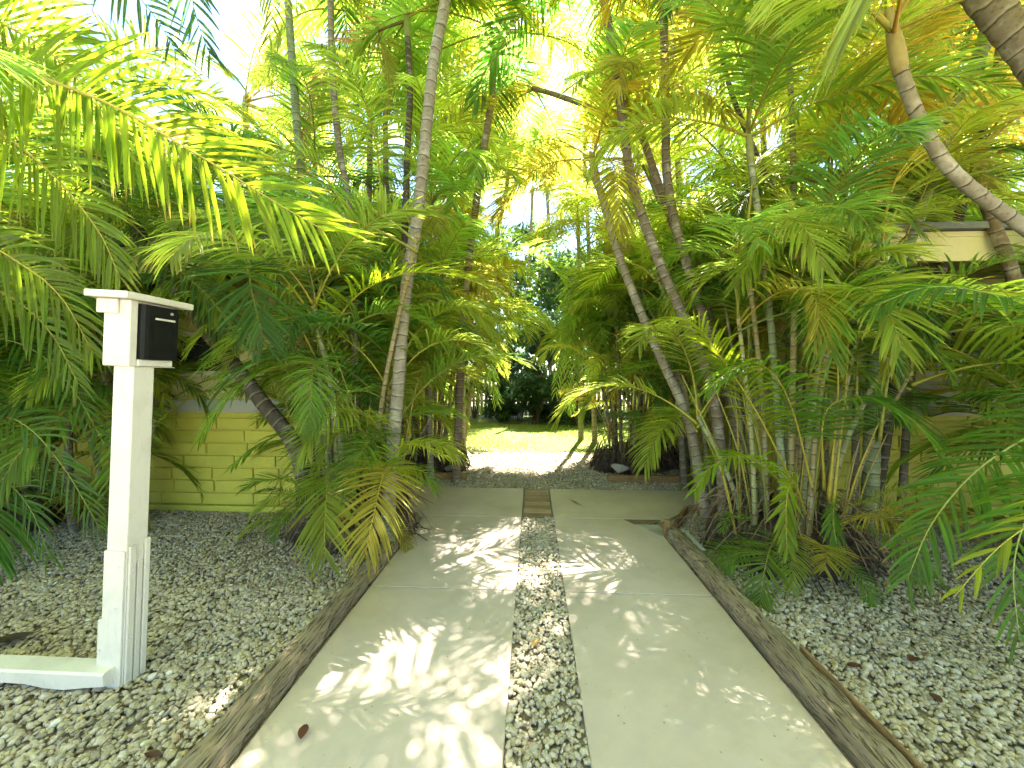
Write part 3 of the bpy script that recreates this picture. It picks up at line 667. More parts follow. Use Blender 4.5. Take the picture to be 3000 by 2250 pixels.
for lb, p, Y, wd, mx, L in back:
    palm(lb, p, Y, Y + .2, wd, rng.choice(['grey', 'brown', 'pale']), 14, L, mx)

clump('large dense palm clump in left gravel bed beside driveway', -1.42, 2.98, .27, 17, 2.3, 'front', 1.3, 5, straw=150, stalks=26)
clump('large dense palm clump in right gravel bed with yellow stalks', 1.80, 2.80, .30, 16, 2.2, 'front', 1.3, 5, straw=150, hmin=.45, stalks=46)
clump('palm clump close against the left house wall behind the mailbox post', -3.5, 3.12, .13, 15, 2.3, 'front', 1.4, 5, rootmass=False, hmin=.8, lean=.25)
clump('back left palm clump leaning over the sunny gravel', -1.35, 5.15, .28, 16, 2.5, 'sunny', 1.25, 6, hmin=.3)
clump('second back left palm clump, set behind the first one', -1.7, 5.6, .28, 16, 3.0, 'sunny', 1.4, 6, hmin=.4)
clump('back right palm clump with dark root mass beside limestone', 1.28, 5.25, .27, 16, 2.7, 'front', 1.2, 6, stalks=14, hmin=.3)
clump('second back right palm clump, behind the rock and farther from the path', 1.75, 5.55, .27, 16, 3.1, 'sunny', 1.25, 6, stalks=10, hmin=.3)
clump('palm clump in front of left house wall at photo edge', -4.5, 2.9, .3, 18, 2.3, 'front', 1.9, 5)
clump('palm clump hiding the right house wall at photo edge', 3.75, 2.6, .25, 14, 1.7, 'front', 1.6, 5)
clump('palm thicket filling in behind the near left clump', -1.85, 4.0, .3, 17, 3.0, 'sunny', 1.5, 5, rootmass=False, hmin=.8)
clump('palm thicket filling in behind the near right clump', 2.0, 4.1, .3, 17, 3.0, 'sunny', 1.5, 5, rootmass=False, hmin=.8)
clump('thicket of palms behind the back left clump', -2.6, 6.6, .4, 12, 3.4, 'sunny', 1.8, 5, rootmass=False)
clump('thicket of palms behind the back right clump', 2.7, 6.8, .4, 12, 3.4, 'sunny', 1.8, 5, rootmass=False)
clump('distant palm thicket at left end of lawn', -2.4, 9.2, .45, 10, 3.4, 'sunny', 2.0, 5, rootmass=False)
clump('distant palm thicket at right end of lawn', 3.0, 9.6, .45, 10, 3.4, 'sunny', 2.0, 5, rootmass=False)

for (nm, x, y, rd, n, Ls) in (('palm_clump', -1.42, 2.98, .27, 12, .62), ('palm_clump.001', 1.80, 2.80, .30, 13, .66)):
    root = bpy.data.objects[nm]
    for k in range(n):
        a = R(-165 + 150 * (k + .5) / n + rng.uniform(-8, 8)); q = rd * rng.uniform(1.0, 1.35)
        add_frond(root, (x + q * math.cos(a), y + q * math.sin(a) * .8, rng.uniform(.10, .34)), a + rng.uniform(-.3, .3), rng.choice([45, 25, 65, 5]), Ls * rng.uniform(.6, 1.15), rng.choice(['cane', 'soft']), MIX['front'], True, 1.15)
# foreground fronds reaching in from palms that stand just outside the frame
def big_frond(parent, pts, ll, lw, n, color, rc, vee=.2, droop=.5, start=.12, roll=None, r0=.010, seed=1, ang=(66, 26), gaps=.03):
    C = catmull([p for p in pts], 40); seg = np.linalg.norm(np.diff(C, axis=0), axis=1); cum = np.r_[0, np.cumsum(seg)]
    s = np.linspace(0, cum[-1], 40); C = np.stack([np.interp(s, cum, C[:, k]) for k in range(3)], 1)
    T = np.gradient(C, axis=0); T /= np.linalg.norm(T, axis=1)[:, None]
    up = np.array(roll if roll is not None else (0, 0, 1.0)); S = np.cross(T, up); S /= np.linalg.norm(S, axis=1)[:, None] + 1e-9
    ml, mr = frond_meshes(C - np.array(parent.location), S, n, cum[-1], ll, lw, start, vee, droop, seed, r0, ang, gaps)
    o = link('frond', ml, parent, None, color); link('rachis', mr, o, None, rc); return o
def offpalm(label, x, y, h, r, bark, nf=0, mix='front', L=1.4, lean=(0, 0)):
    root = empty('palm_tree', (x, y, 0), label, 'palm')
    trunk_part(root, [Vector((x, y, -.02)), Vector((x + lean[0] * .3, y + lean[1] * .3, h * .5)), Vector((x + lean[0], y + lean[1], h))], r, bark)
    if nf: crown(root, Vector((x + lean[0], y + lean[1], h)), Vector((0, 0, 1)), r, nf, L, mix, (80, 0), True)
    return root
lime = (0.11, 0.165, 0.013); yel = (.36, .30, .04)
pl = offpalm('palm reaching in from the left edge with a huge lime frond', -2.75, 1.55, 2.1, .05, 'grey', 6, 'sunny', 1.3)
big_frond(pl, [(-2.75, 1.55, 2.2), at(-60, 150, 1.5), at(190, 205, 1.45), at(420, 330, 1.42), at(600, 440, 1.4), at(705, 500, 1.4)], .46, 0.0192, 64, lime, yel, .1, .45, .1, (0, -1, .12), .011, 3)
big_frond(pl, [(-2.75, 1.55, 2.2), at(-150, 210, 1.7), at(60, 330, 1.7), at(200, 480, 1.7), at(260, 600, 1.7)], .42, 0.0178, 53, (.10, .15, .013), yel, .1, .5, .12, (0, -1, .12), .010, 4)
big_frond(pl, [(-2.75, 1.55, 2.15), at(-140, 40, 1.55), at(60, 80, 1.6), at(210, 220, 1.6), at(300, 360, 1.6)], .42, 0.0185, 53, (.085, .145, .014), yel, .15, .5, .12, (0, -1, .12), .010, 6)
big_frond(pl, [(-2.75, 1.55, 2.15), at(-200, 420, 1.75), at(30, 560, 1.8), at(130, 640, 1.8), at(200, 760, 1.85)], .36, 0.0163, 51, (.10, .15, .014), yel, .15, .6, .12, (0, -1, .12), .009, 7)
big_frond(pl, [(-2.75, 1.7, 1.6), at(-140, 880, 2.2), at(30, 905, 2.1), at(130, 1000, 2.05), at(215, 1140, 2.0)], .36, .016, 46, (.05, .115, .016), (.22, .26, .05), .1, .5, .12, (0, -1, .3), .008, 51)
big_frond(pl, [(-2.75, 1.7, 1.7), at(-140, 700, 2.3), at(50, 745, 2.25), at(150, 830, 2.2), at(225, 960, 2.15)], .34, .016, 44, (.045, .105, .017), (.22, .26, .05), .2, .6, .12, (0, -.7, 1), .008, 52)
big_frond(pl, [(-2.75, 1.7, 1.5), at(-140, 1010, 2.3), at(-20, 1020, 2.25), at(60, 1090, 2.2), at(110, 1210, 2.15)], .32, .016, 40, (.05, .115, .016), (.22, .26, .05), .1, .5, .12, (0, -1, .4), .008, 53)
big_frond(pl, [(-2.75, 1.6, 1.9), at(-160, 560, 1.9), at(20, 640, 1.95), at(110, 720, 1.95), at(170, 830, 1.95)], .34, .017, 44, (.09, .15, .015), (.3, .28, .05), .2, .55, .12, (0, -1, .3), .008, 54)
pt = offpalm('palm with dark frond hanging against open sky at top left', -3.75, 2.4, 3.9, .05, 'grey', 0)
big_frond(pt, [(-3.75, 2.4, 3.95), at(330, -260, 2.2), at(400, -60, 2.1), at(425, 40, 2.05), at(455, 125, 2.0)], .42, 0.0192, 38, (.035, .085, .018), (.12, .16, .03), .05, .55, .15, (0, -1, .25), .010, 9, (62, 22))
big_frond(pt, [(-3.75, 2.4, 3.95), at(200, -250, 2.2), at(235, -90, 2.15), at(330, 30, 2.1), at(380, 110, 2.0)], .40, 0.0192, 35, (.035, .085, .018), (.12, .16, .03), .05, .5, .15, (0, -1, .3), .010, 10, (60, 22))
big_frond(pt, [(-3.75, 2.4, 3.95), at(480, -220, 2.6), at(560, -80, 2.6), at(590, 0, 2.55), at(580, 90, 2.5)], .40, 0.0192, 33, (.14, .16, .012), (.36, .27, .04), .05, .6, .15, (0, -1, .3), .010, 12)
# named fronds of the two near clumps
cl = [o for o in COL.objects if o.name == 'palm_clump'][0]; cr = [o for o in COL.objects if o.name == 'palm_clump.001'][0]
big_frond(cl, [at(700, 900, 2.8), at(712, 740, 2.7), at(770, 640, 2.6), at(880, 590, 2.5), at(1000, 600, 2.45), at(1085, 640, 2.4)], .34, 0.0155, 51, (.12, .165, .013), (.40, .33, .04), .55, .35, .25, (0, -.3, 1), .009, 20)
big_frond(cl, [at(800, 960, 2.8), at(700, 800, 2.6), at(600, 790, 2.45), at(500, 850, 2.35), at(430, 950, 2.3)], .28, 0.0133, 46, (.055, .125, .016), (.26, .26, .04), .3, .6, .2, None, .008, 21)
big_frond(cl, [at(790, 960, 2.8), at(700, 720, 2.6), at(600, 690, 2.5), at(500, 730, 2.42), at(430, 800, 2.38)], .28, 0.0133, 46, (.055, .125, .016), (.26, .26, .04), .3, .6, .2, None, .008, 22)
big_frond(cl, [at(800, 1040, 2.75), at(740, 940, 2.55), at(640, 930, 2.45), at(560, 960, 2.4), at(500, 1010, 2.4)], .22, .014, 30, (.06, .13, .016), (.22, .22, .04), .3, .6, .2, None, .006, 23)
big_frond(cl, [at(810, 1080, 2.7), at(850, 980, 2.45), at(900, 960, 2.35), at(960, 985, 2.3)], .2, .014, 26, (.12, .17, .014), (.35, .32, .04), .4, .4, .2, None, .006, 24)
big_frond(cl, [at(800, 1090, 2.65), at(820, 1010, 2.5), at(860, 1010, 2.4), at(900, 1040, 2.35)], .2, .014, 24, (.10, .16, .014), (.35, .32, .04), .4, .4, .2, None, .006, 25)
big_frond(cr, [at(1720, 1060, 2.6), at(1640, 900, 2.4), at(1570, 790, 2.3), at(1500, 700, 2.2), at(1430, 690, 2.15)], .25, 0.0133, 43, (.12, .165, .013), (.36, .30, .04), .35, .5, .3, None, .007, 30)
big_frond(cr, [at(1760, 1080, 2.55), at(1710, 880, 2.35), at(1650, 790, 2.25), at(1580, 800, 2.2), at(1520, 850, 2.15)], .25, 0.0133, 43, (.065, .14, .016), (.38, .30, .04), .3, .7, .3, None, .007, 31)
big_frond(cr, [at(1740, 1090, 2.5), at(1640, 1000, 2.35), at(1590, 985, 2.25), at(1535, 1010, 2.2), at(1500, 1060, 2.15)], .22, .017, 30, (.09, .155, .015), (.32, .28, .04), .3, .7, .25, None, .006, 32)
big_frond(cr, [at(1740, 1110, 2.5), at(1715, 1040, 2.35), at(1700, 1075, 2.2), at(1698, 1130, 2.15), at(1700, 1195, 2.12)], .19, .017, 24, (.11, .165, .014), (.36, .30, .04), .1, .25, .3, (0, -1, .2), .006, 33, (42, 20))
big_frond(cr, [at(1800, 1130, 2.5), at(1800, 1090, 2.35), at(1800, 1130, 2.25), at(1812, 1200, 2.2)], .16, .016, 18, (.06, .13, .016), (.30, .27, .04), .1, .4, .3, (0, -1, .2), .005, 34, (40, 18))
big_frond(cr, [at(1780, 1060, 2.55), at(1780, 900, 2.35), at(1850, 860, 2.2), at(1960, 900, 2.1), at(2050, 1000, 2.0)], .32, 0.0163, 43, (.05, .12, .018), (.36, .30, .04), .2, .9, .3, None, .008, 35)
big_frond(cr, [at(1790, 1080, 2.5), at(1810, 800, 2.4), at(1760, 680, 2.3), at(1830, 640, 2.2), at(1900, 700, 2.15), at(1920, 810, 2.1)], .30, 0.0163, 40, (.14, .165, .014), (.38, .30, .04), .2, .8, .35, (0, -.6, 1), .008, 36)
big_frond(cr, [at(1800, 1090, 2.5), at(1830, 700, 2.5), at(1740, 500, 2.4), at(1650, 520, 2.3), at(1600, 600, 2.25)], .34, 0.0163, 46, (.10, .16, .013), (.38, .30, .04), .2, .8, .35, (0, -.5, 1), .008, 37)
lean = [o for o in COL.objects if o.get('label', '').startswith('dark palm trunk leaning far left')][0]
MG, DG, RC = (.085, .15, .027), (.05, .105, .024), (.28, .27, .05)
big_frond(lean, [at(180, 330, 2.75), at(300, 395, 2.6), at(430, 470, 2.5), at(560, 560, 2.45), at(650, 660, 2.4)], .34, .016, 50, MG, RC, .2, .6, .12, (0, -.6, 1), .008, 61)
big_frond(lean, [at(180, 330, 2.75), at(250, 440, 2.6), at(340, 540, 2.5), at(450, 640, 2.45), at(520, 740, 2.4)], .34, .016, 48, DG, RC, .2, .6, .12, (0, -.8, .6), .008, 62)
big_frond(cl, [at(700, 850, 2.75), at(670, 590, 2.65), at(590, 475, 2.6), at(470, 480, 2.5), at(370, 560, 2.45)], .34, .016, 50, MG, RC, .3, .6, .25, (0, -.5, 1), .008, 63)
big_frond(cl, [at(720, 880, 2.75), at(700, 640, 2.7), at(630, 540, 2.65), at(520, 560, 2.6), at(430, 680, 2.5)], .32, .016, 48, (.12, .17, .03), RC, .3, .6, .25, (0, -.6, 1), .008, 64)
big_frond(cr, [at(1850, 900, 2.6), at(1850, 600, 2.5), at(1810, 470, 2.45), at(1900, 430, 2.4), at(1990, 500, 2.35)], .34, .016, 50, MG, RC, .3, .7, .25, (0, -.6, 1), .008, 65)
big_frond(cr, [at(1830, 900, 2.6), at(1800, 580, 2.5), at(1740, 480, 2.45), at(1660, 520, 2.4), at(1590, 620, 2.35)], .34, .016, 50, (.12, .17, .03), RC, .3, .7, .25, (0, -.6, 1), .008, 66)
big_frond(cr, [at(1900, 950, 2.5), at(1930, 690, 2.4), at(1905, 540, 2.35), at(1830, 510, 2.3), at(1750, 580, 2.25)], .32, .016, 48, DG, RC, .3, .7, .25, (0, -.6, 1), .008, 67)
def weep(nm, n, bx, ax, ex, ay, ey, Y, seed):
    g = random.Random(seed); root = [o for o in COL.objects if o.get('label') == nm][0]
    for k in range(n):
        b0, a0, e0, dy = g.uniform(-35, 35), g.uniform(-45, 45), g.uniform(-30, 30), g.uniform(-.25, .15)
        y1, y2 = g.uniform(*ay), g.uniform(*ey)
        if y2 < y1 + 60: y2 = y1 + 60
        big_frond(root, [at(bx + b0, y1 + 190, Y), at((bx + ax) / 2 + a0 * .6, y1 + 40, Y + dy * .5), at(ax + a0, y1, Y + dy), at((ax + ex) / 2 + (a0 + e0) / 2, (y1 * .6 + y2 * .4), Y + dy * 1.4), at(ex + e0, y2, Y + dy * 1.6)],
                  .34, .017, 40, g.choice([MG, MG, DG, (.13, .18, .03)]), RC, .3, g.uniform(.5, .9), .25, (0, -.6, 1), .009, seed + k)
weep('second back right palm clump, behind the rock and farther from the path', 4, 1330, 1270, 1222, (500, 700), (640, 880), 5.3, 300)
weep('thicket of palms behind the back right clump', 12, 1330, 1275, 1225, (470, 760), (620, 900), 5.6, 320)
weep('thicket of palms behind the back left clump', 10, 980, 1030, 1078, (520, 740), (640, 880), 5.5, 340)
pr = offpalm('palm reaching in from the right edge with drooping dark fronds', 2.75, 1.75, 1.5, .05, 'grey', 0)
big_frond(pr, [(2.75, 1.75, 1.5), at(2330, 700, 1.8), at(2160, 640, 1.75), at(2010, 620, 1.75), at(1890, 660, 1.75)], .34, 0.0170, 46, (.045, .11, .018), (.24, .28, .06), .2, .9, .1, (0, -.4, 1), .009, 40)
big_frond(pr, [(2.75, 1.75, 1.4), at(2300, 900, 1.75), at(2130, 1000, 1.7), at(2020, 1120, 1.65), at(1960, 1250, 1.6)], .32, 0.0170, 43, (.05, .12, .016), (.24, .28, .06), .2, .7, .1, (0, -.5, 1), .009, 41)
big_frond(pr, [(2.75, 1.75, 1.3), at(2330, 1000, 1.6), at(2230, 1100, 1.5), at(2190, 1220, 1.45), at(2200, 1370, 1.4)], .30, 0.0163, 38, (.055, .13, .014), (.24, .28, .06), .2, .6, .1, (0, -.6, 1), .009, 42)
big_frond(pr, [(2.75, 1.75, 1.1), at(2400, 1040, 1.35), at(2280, 1100, 1.3), at(2160, 1180, 1.27), at(2060, 1290, 1.25)], .22, .013, 16, (.13, .175, .015), (.34, .32, .05), .3, .5, .2, (0, -.5, 1), .007, 43, (50, 16))

# unseen palms added beside and behind the viewer: crowns cut sky light, bounce green
for x, y, h, lb in ((-2.9, -.1, 2.9, 'added unseen shading palm beside the low white beam, left'), (2.9, .2, 2.9, 'added unseen shading palm beside the right gravel bed'), (-2.2, -1.9, 3.0, 'added unseen shading palm behind the viewer, left of the drive'), (2.3, -1.8, 3.0, 'added unseen shading palm behind the viewer, right of the drive')):
    offpalm(lb, x, y, h, .055, 'grey', 15, 'sunny', 2.1, (-.12 * x, 0))

# ------------------------------------------------------------------ houses
def house(name, label, x0, x1, y0, sgn):
    """front wall at y0 from x0 to x1; sgn=+1 when the open corner is at x1"""
    root = empty(name, ((x0 + x1) / 2, y0, 0), label, 'house'); ox, oy = (x0 + x1) / 2, y0
    ch = .1175; zt = .925
    b = MB(); b.box(x0 - ox, x1 - ox, .022, 5.0, -.1, zt - .012)
    b.build('mortar_wall', M['brick'], root)
    b = MB(); row = 0; z = .045
    g = random.Random(4)
    while z < zt - .03:
        xx = x0 - (0.18 if row % 2 else 0); 
        while xx < x1 - .13:
            l = g.choice([.40, .40, .40, .25, .5]); a = max(xx, x0); e = min(xx + l, x1 - .135)
            if e - a > .05: b.box(a - ox + .007, e - ox - .007, 0 + g.uniform(-.003, .003), .035, z + .008, z + ch - .008, .0035)
            xx += l
        b.box(x1 - .125 - ox, x1 - ox - .001, .001, .03, z + .006, z + ch - .006, .0025)
        z += ch; row += 1
    o = b.build('brick_wall', M['brick'], root, bevel=.006)
    b = MB(); b.box(x0 - ox, x1 - ox + .002, -.03, .02, -.1, .045); b.build('plinth', M['brick'], root, bevel=.006)
    b = MB(); b.box(x0 - ox, x1 - ox - .002, .03, 4.99, zt, 2.068); b.build('wall', M['cream'], root)
    b = MB(); b.box(x0 - ox, x1 - ox - .004, -.01, .028, zt - .01, zt + (.11 if sgn > 0 else .28)); b.build('sill_panel', M['grey_panel'], root, bevel=.004)
    # window
    wx0, wx1 = (x0 + .9, x1 - .75) if sgn > 0 else (x0 + .75, x1 - .9)
    b = MB(); b.box(wx0 - ox, wx1 - ox, .015, .028, 1.30, 1.62); wdw = b.build('window', M['dark_glass'], root)
    b = MB()
    for (a, c, d, e) in ((wx0 - .05, wx1 + .05, 1.62, 1.67), (wx0 - .05, wx1 + .05, 1.25, 1.30), (wx0 - .05, wx0, 1.30, 1.62), (wx1, wx1 + .05, 1.30, 1.62)): b.box(a - ox, c - ox, -.004, .027, d, e)
    b.build('frame', M['white'], wdw, bevel=.003)
    # eaves
    ex0, ex1 = (x0 - .2, x1 + .32) if sgn > 0 else (x0 - .32, x1 + .2)
    b = MB(); b.box(ex0 - ox, ex1 - ox, -.58, 5.2, 2.07, 2.095); b.build('soffit', M['soffit'], root)
    b = MB(); b.box(ex0 - ox - .01, ex1 - ox + .01, -.61, -.582, 2.045, 2.235); b.box(ex0 - ox - .01, ex1 - ox + .01, -.618, -.606, 2.21, 2.245)
    b.build('fascia', M['cream'], root, bevel=.003)
    b = MB(); n = len(b.v)
    xa, xb = ex0 - ox - .04, ex1 - ox + .04
    b.prism([(xa, -.66), (xb, -.66), (xb, 5.3), (xa, 5.3)], 2.25, 2.295)
    b.v += [(xa, -.66, 2.297), (xb, -.66, 2.297), (xb, 2.3, 2.88), (xa, 2.3, 2.88), (xa, 5.3, 2.297), (xb, 5.3, 2.297)]; k = 8
    b.f += [(k, k + 1, k + 2, k + 3), (k + 3, k + 2, k + 5, k + 4), (k, k + 3, k + 4), (k + 1, k + 5, k + 2)]
    b.build('roof', M['roof'], root)
    return root
house('bungalow', 'yellow brick bungalow behind the mailbox and left palms', -8.5, -2.03, 3.43, 1)
house('bungalow', 'yellow bungalow with cream fascia behind the right palms', 2.15, 8.5, 3.43, -1)
def wall_lamp(x, y, z, label):
    root = empty('wall_lamp', (x, y, z), label, 'wall lamp')
    V, Fq = [], []; prof = [(.012, .09), (.02, .085), (.028, .06), (.05, .02), (.075, -.02), (.085, -.04), (.08, -.04), (.0, .02)]; k = 14
    for r_, zz in prof:
        for i in range(k): V.append((r_ * math.cos(6.2832 * i / k), r_ * math.sin(6.2832 * i / k) - .1, zz))
    Fq = [(j * k + i, j * k + (i + 1) % k, (j + 1) * k + (i + 1) % k, (j + 1) * k + i) for j in range(len(prof) - 1) for i in range(k)]
    b = MB(); b.v = V; b.f = Fq; b.build('lamp_shade', M['black'], root, smooth=True)
    b = MB(); b.tube([(0, 0, .05), (0, -.05, .1), (0, -.1, .095)], .008, 6); b.box(-.03, .03, -.012, 0, 0, .1); b.build('bracket', M['black'], root)
p = at(240, 690, 3.46); wall_lamp(p.x, 3.458, p.z, 'black cone wall lamp on the left house behind mailbox')
p = at(1960, 695, 3.46); wall_lamp(p.x, 3.458, p.z, 'black cone wall lamp on the right house behind dark trunk')

# ------------------------------------------------------------------ mailbox post and white beam
_b = G(262, 1482)
mb = empty('mailbox_post', (_b.x, _b.y, -.01), 'white painted wooden mailbox post with flat cap and black letterbox', 'mailbox'); mb.rotation_euler.y = R(3.5)
MB().box(-.085, 0, 0, .085, 0, 1.302).build('post', M['white'], mb, bevel=.004)
b = MB(); b.box(.0005, .010, .006, .034, 0, .575, .001); b.box(.0005, .009, .040, .062, 0, .50, .001); b.box(.0005, .011, .066, .088, 0, .585, .001); b.build('side_board', M['white'], mb, bevel=.003)
MB().box(-.0855, -.0, -.009, -.0006, 0, .56, .001).build('front_board', M['white'], mb, bevel=.003)
for q, (xx, yy, zz, fx) in enumerate(((-.02, -.009, .50, 0), (-.03, -.009, .33, 0), (.0100, .02, .47, 1), (.0100, .02, .2, 1), (-.098, -.004, .15, 0))):
    b = MB(); b.tube([(xx, yy, zz), (xx + (.0025 if fx else 0), yy - (0 if fx else .0025), zz)], .0055, 10); b.build('screw_head', M['white'], mb)
MB().box(-.108, -.0862, -.004, .07, .02, .275, .001).build('foot_block', M['white'], mb, bevel=.004)
b = MB(); b.box(-.112, -.002, -.018, .012, 1.302, 1.562); b.box(-.112, -.092, .0125, .185, 1.302, 1.562); b.box(-.0915, -.03, .172, .185, 1.302, 1.562); b.box(-.0915, -.004, .0125, .1645, 1.5545, 1.5615); b.build('housing', M['white'], mb, bevel=.003)
MB().box(-.132, -.046, -.030, -.0185, 1.505, 1.562).build('trim', M['white'], mb, bevel=.004)
MB().box(-.125, .004, -.004, .170, 1.2995, 1.3015 + .0).build('shelf_base', M['white'], mb)
MB().box(-.091, .004, .013, .160, 1.303, 1.330).build('shelf', M['white'], mb, bevel=.003)
MB().box(-.155, .022, -.055, .235, 1.5635, 1.590).build('cap', M['white'], mb, bevel=.004)
# black letterbox with rounded front corner, slot flap and lock
lb = empty('letterbox', (0, 0, 0), None, None); lb.parent = mb
V = []; pr_ = [(-.088, .016), (-.01, .016), (.004, .019), (.012, .028), (.015, .042), (.015, .170), (-.088, .170)]
b = MB(); b.prism(pr_, 1.3315, 1.5530); body = b.build('letterbox_body', M['black'], mb, bevel=.002)
COL.objects.unlink(lb); bpy.data.objects.remove(lb)
b = MB(); b.box(.0155, .0185, .060, .068, 1.375, 1.495); b.box(.0155, .0185, .142, .150, 1.375, 1.495); b.box(.0155, .0185, .0685, .1415, 1.375, 1.384); b.build('slot_frame', M['black'], body)
b = MB(); b.box(.0155, .024, .064, .146, 1.496, 1.504); b.build('flap_lip', M['white'], body, bevel=.001)
b = MB(); b.box(.0157, .0166, .0685, .1415, 1.3845, 1.4955); b.build('slot', M['black'], body)
b = MB(); b.tube([(.015, .135, 1.53), (.019, .135, 1.53)], .006, 12); b.build('lock', M['metal'], body)
b = MB(); n = 30
V = []
for i in range(n + 1):
    x = -4.2 + (4.2 + _b.x - .02) * i / n; s = .008 * math.sin(i * 1.3) + rng.gauss(0, .003)
    for (dy, z) in ((0, .022 + s + rng.gauss(0, .003)), (-.003, .078), (.004, .085), (.078, .085), (.083, .078), (.083, .01)): V.append((x, _b.y - .047 + dy, z))
k = 6
Fq = [(i * k + j, i * k + (j + 1) % k, (i + 1) * k + (j + 1) % k, (i + 1) * k + j) for i in range(n) for j in range(k)] + [tuple(range(k - 1, -1, -1)), tuple(n * k + j for j in range(k))]
Fq = [tuple(reversed(q)) for q in Fq]
tag(link('low_beam', mesh('low_beam', V, Fq), None, M['white']), 'low white painted concrete beam lying left of the mailbox post', 'kerb beam')

# ------------------------------------------------------------------ rocks, litter
def rock(px, py, Y, sx, sy, sz, label):
    v, f = ico(3); g = np.random.default_rng(int(px)); d = v.copy()
    for _ in range(9):
        a = g.normal(0, 1, 3); a /= np.linalg.norm(a); h = d @ a; d -= np.outer(np.clip(h - g.uniform(.45, .8), 0, None) * .85, a)
    d += g.normal(0, .02, d.shape); d *= np.array([sx, sy, sz]); p = at(px, py, Y)
    o = link('limestone_rock', mesh('limestone_rock', d, f, False), None, M['rock']); o.location = (p.x, p.y, sz * .55 + max(0, p.z)); return tag(o, label, 'rock')
rock(1338, 1020, 4.80, .13, .09, .075, 'pale limestone rock at the foot of the back right clump')
rock(1322, 1034, 4.74, .09, .06, .03, 'flat limestone slab lying under the larger right rock')
rock(972, 1018, 4.85, .085, .07, .06, 'pale limestone rock beside the back left board')
rock(950, 1016, 4.95, .10, .07, .055, 'greyer limestone rock tucked behind the left one')
def dead_leaf(x, y, L, wd, rz, label, curl=.4, col=(.17, .09, .04), z=.004, mat='broad'):
    V, Fq = [], []; n = 10
    for i in range(n + 1):
        s = i / n; hw = wd * math.sin(math.pi * min(1, s * .94 + .05)) ** .8; zz = z + curl * L * .25 * (s - .4) ** 2
        V += [(s * L - L / 2, -hw, zz + hw * .5), (s * L - L / 2, .12 * L * math.sin(s * 3) * .2, zz), (s * L - L / 2, hw, zz + hw * .5)]
        if i: o = 3 * i; Fq += [(o - 3, o, o + 1, o - 2), (o - 2, o + 1, o + 2, o - 1)]
    o = link('dead_leaf', mesh('dead_leaf', V, Fq, True), None, M[mat], col); o.location = (x, y, 0); o.rotation_euler.z = rz; return tag(o, label, 'leaf')
p = G(1243, 1087); dead_leaf(p.x, p.y, .26, .011, R(-62), 'long tan fallen leaflet lying on the cross path', .2, (.26, .17, .05), .006)
p = G(1157, 1395); dead_leaf(p.x, p.y, .07, .01, R(60), 'yellow leaf scrap on the centre gravel strip', .2, (.30, .2, .04), .014)
for i, (a, c, lb_) in enumerate([(1845, 1445, 'dark curled leaf lying mid gravel right of the long timber'), (1870, 1360, 'brown leaf in the right gravel under the drooping frond'), (1970, 1430, 'brown leaf farther right beneath the hanging fronds'),
                                 (2020, 1515, 'rust leaf near the right photo edge gravel'), (460, 1628, 'red brown leaf beside the near left timber'), (655, 1590, 'brown leaf in left gravel against the timber'), (330, 1640, 'brown leaf at the bottom edge below the mailbox')]):
    p = G(a, c); dead_leaf(p.x, p.y, rng.uniform(.04, .065), rng.uniform(.012, .018), rng.uniform(0, 6), lb_, .9, (.10, .05, .03), .012)
p = G(20, 1395); o = dead_leaf(p.x, p.y, .17, .035, R(25), 'dark dried palm sheath lying on gravel behind the white beam', 1.2, (.05, .035, .025), .02)

b = MB()
for (cx_, cy_, rr_, n_) in ((-1.42, 2.75, .75, 130), (1.85, 2.5, .8, 130), (-2.6, 2.4, .9, 60), (2.3, 1.7, .8, 70), (-1.7, 1.6, .5, 22), (0.05, 2.3, .5, 0), (0, 5, 1.2, 60)):
    for k in range(n_):
        a = rng.uniform(0, 6.28); q = rr_ * math.sqrt(rng.random()); px_, py_ = cx_ + q * math.cos(a), cy_ + q * math.sin(a)
        if -1.09 < px_ < 1.17 and py_ < 4.3: continue
        l = rng.uniform(.03, .16); t2 = rng.uniform(0, 6.28); z_ = rng.uniform(.006, .02)
        b.tube([(px_, py_, z_), (px_ + l * .5 * math.cos(t2), py_ + l * .5 * math.sin(t2), z_ + .006), (px_ + l * math.cos(t2 + .3), py_ + l * math.sin(t2 + .3), z_ - .002)], [.0018, .0022, .001], 4, False)
tag(b.build('litter', M['straw']), 'dry straw and twig litter scattered over the gravel beds', 'litter', None, 'stuff')

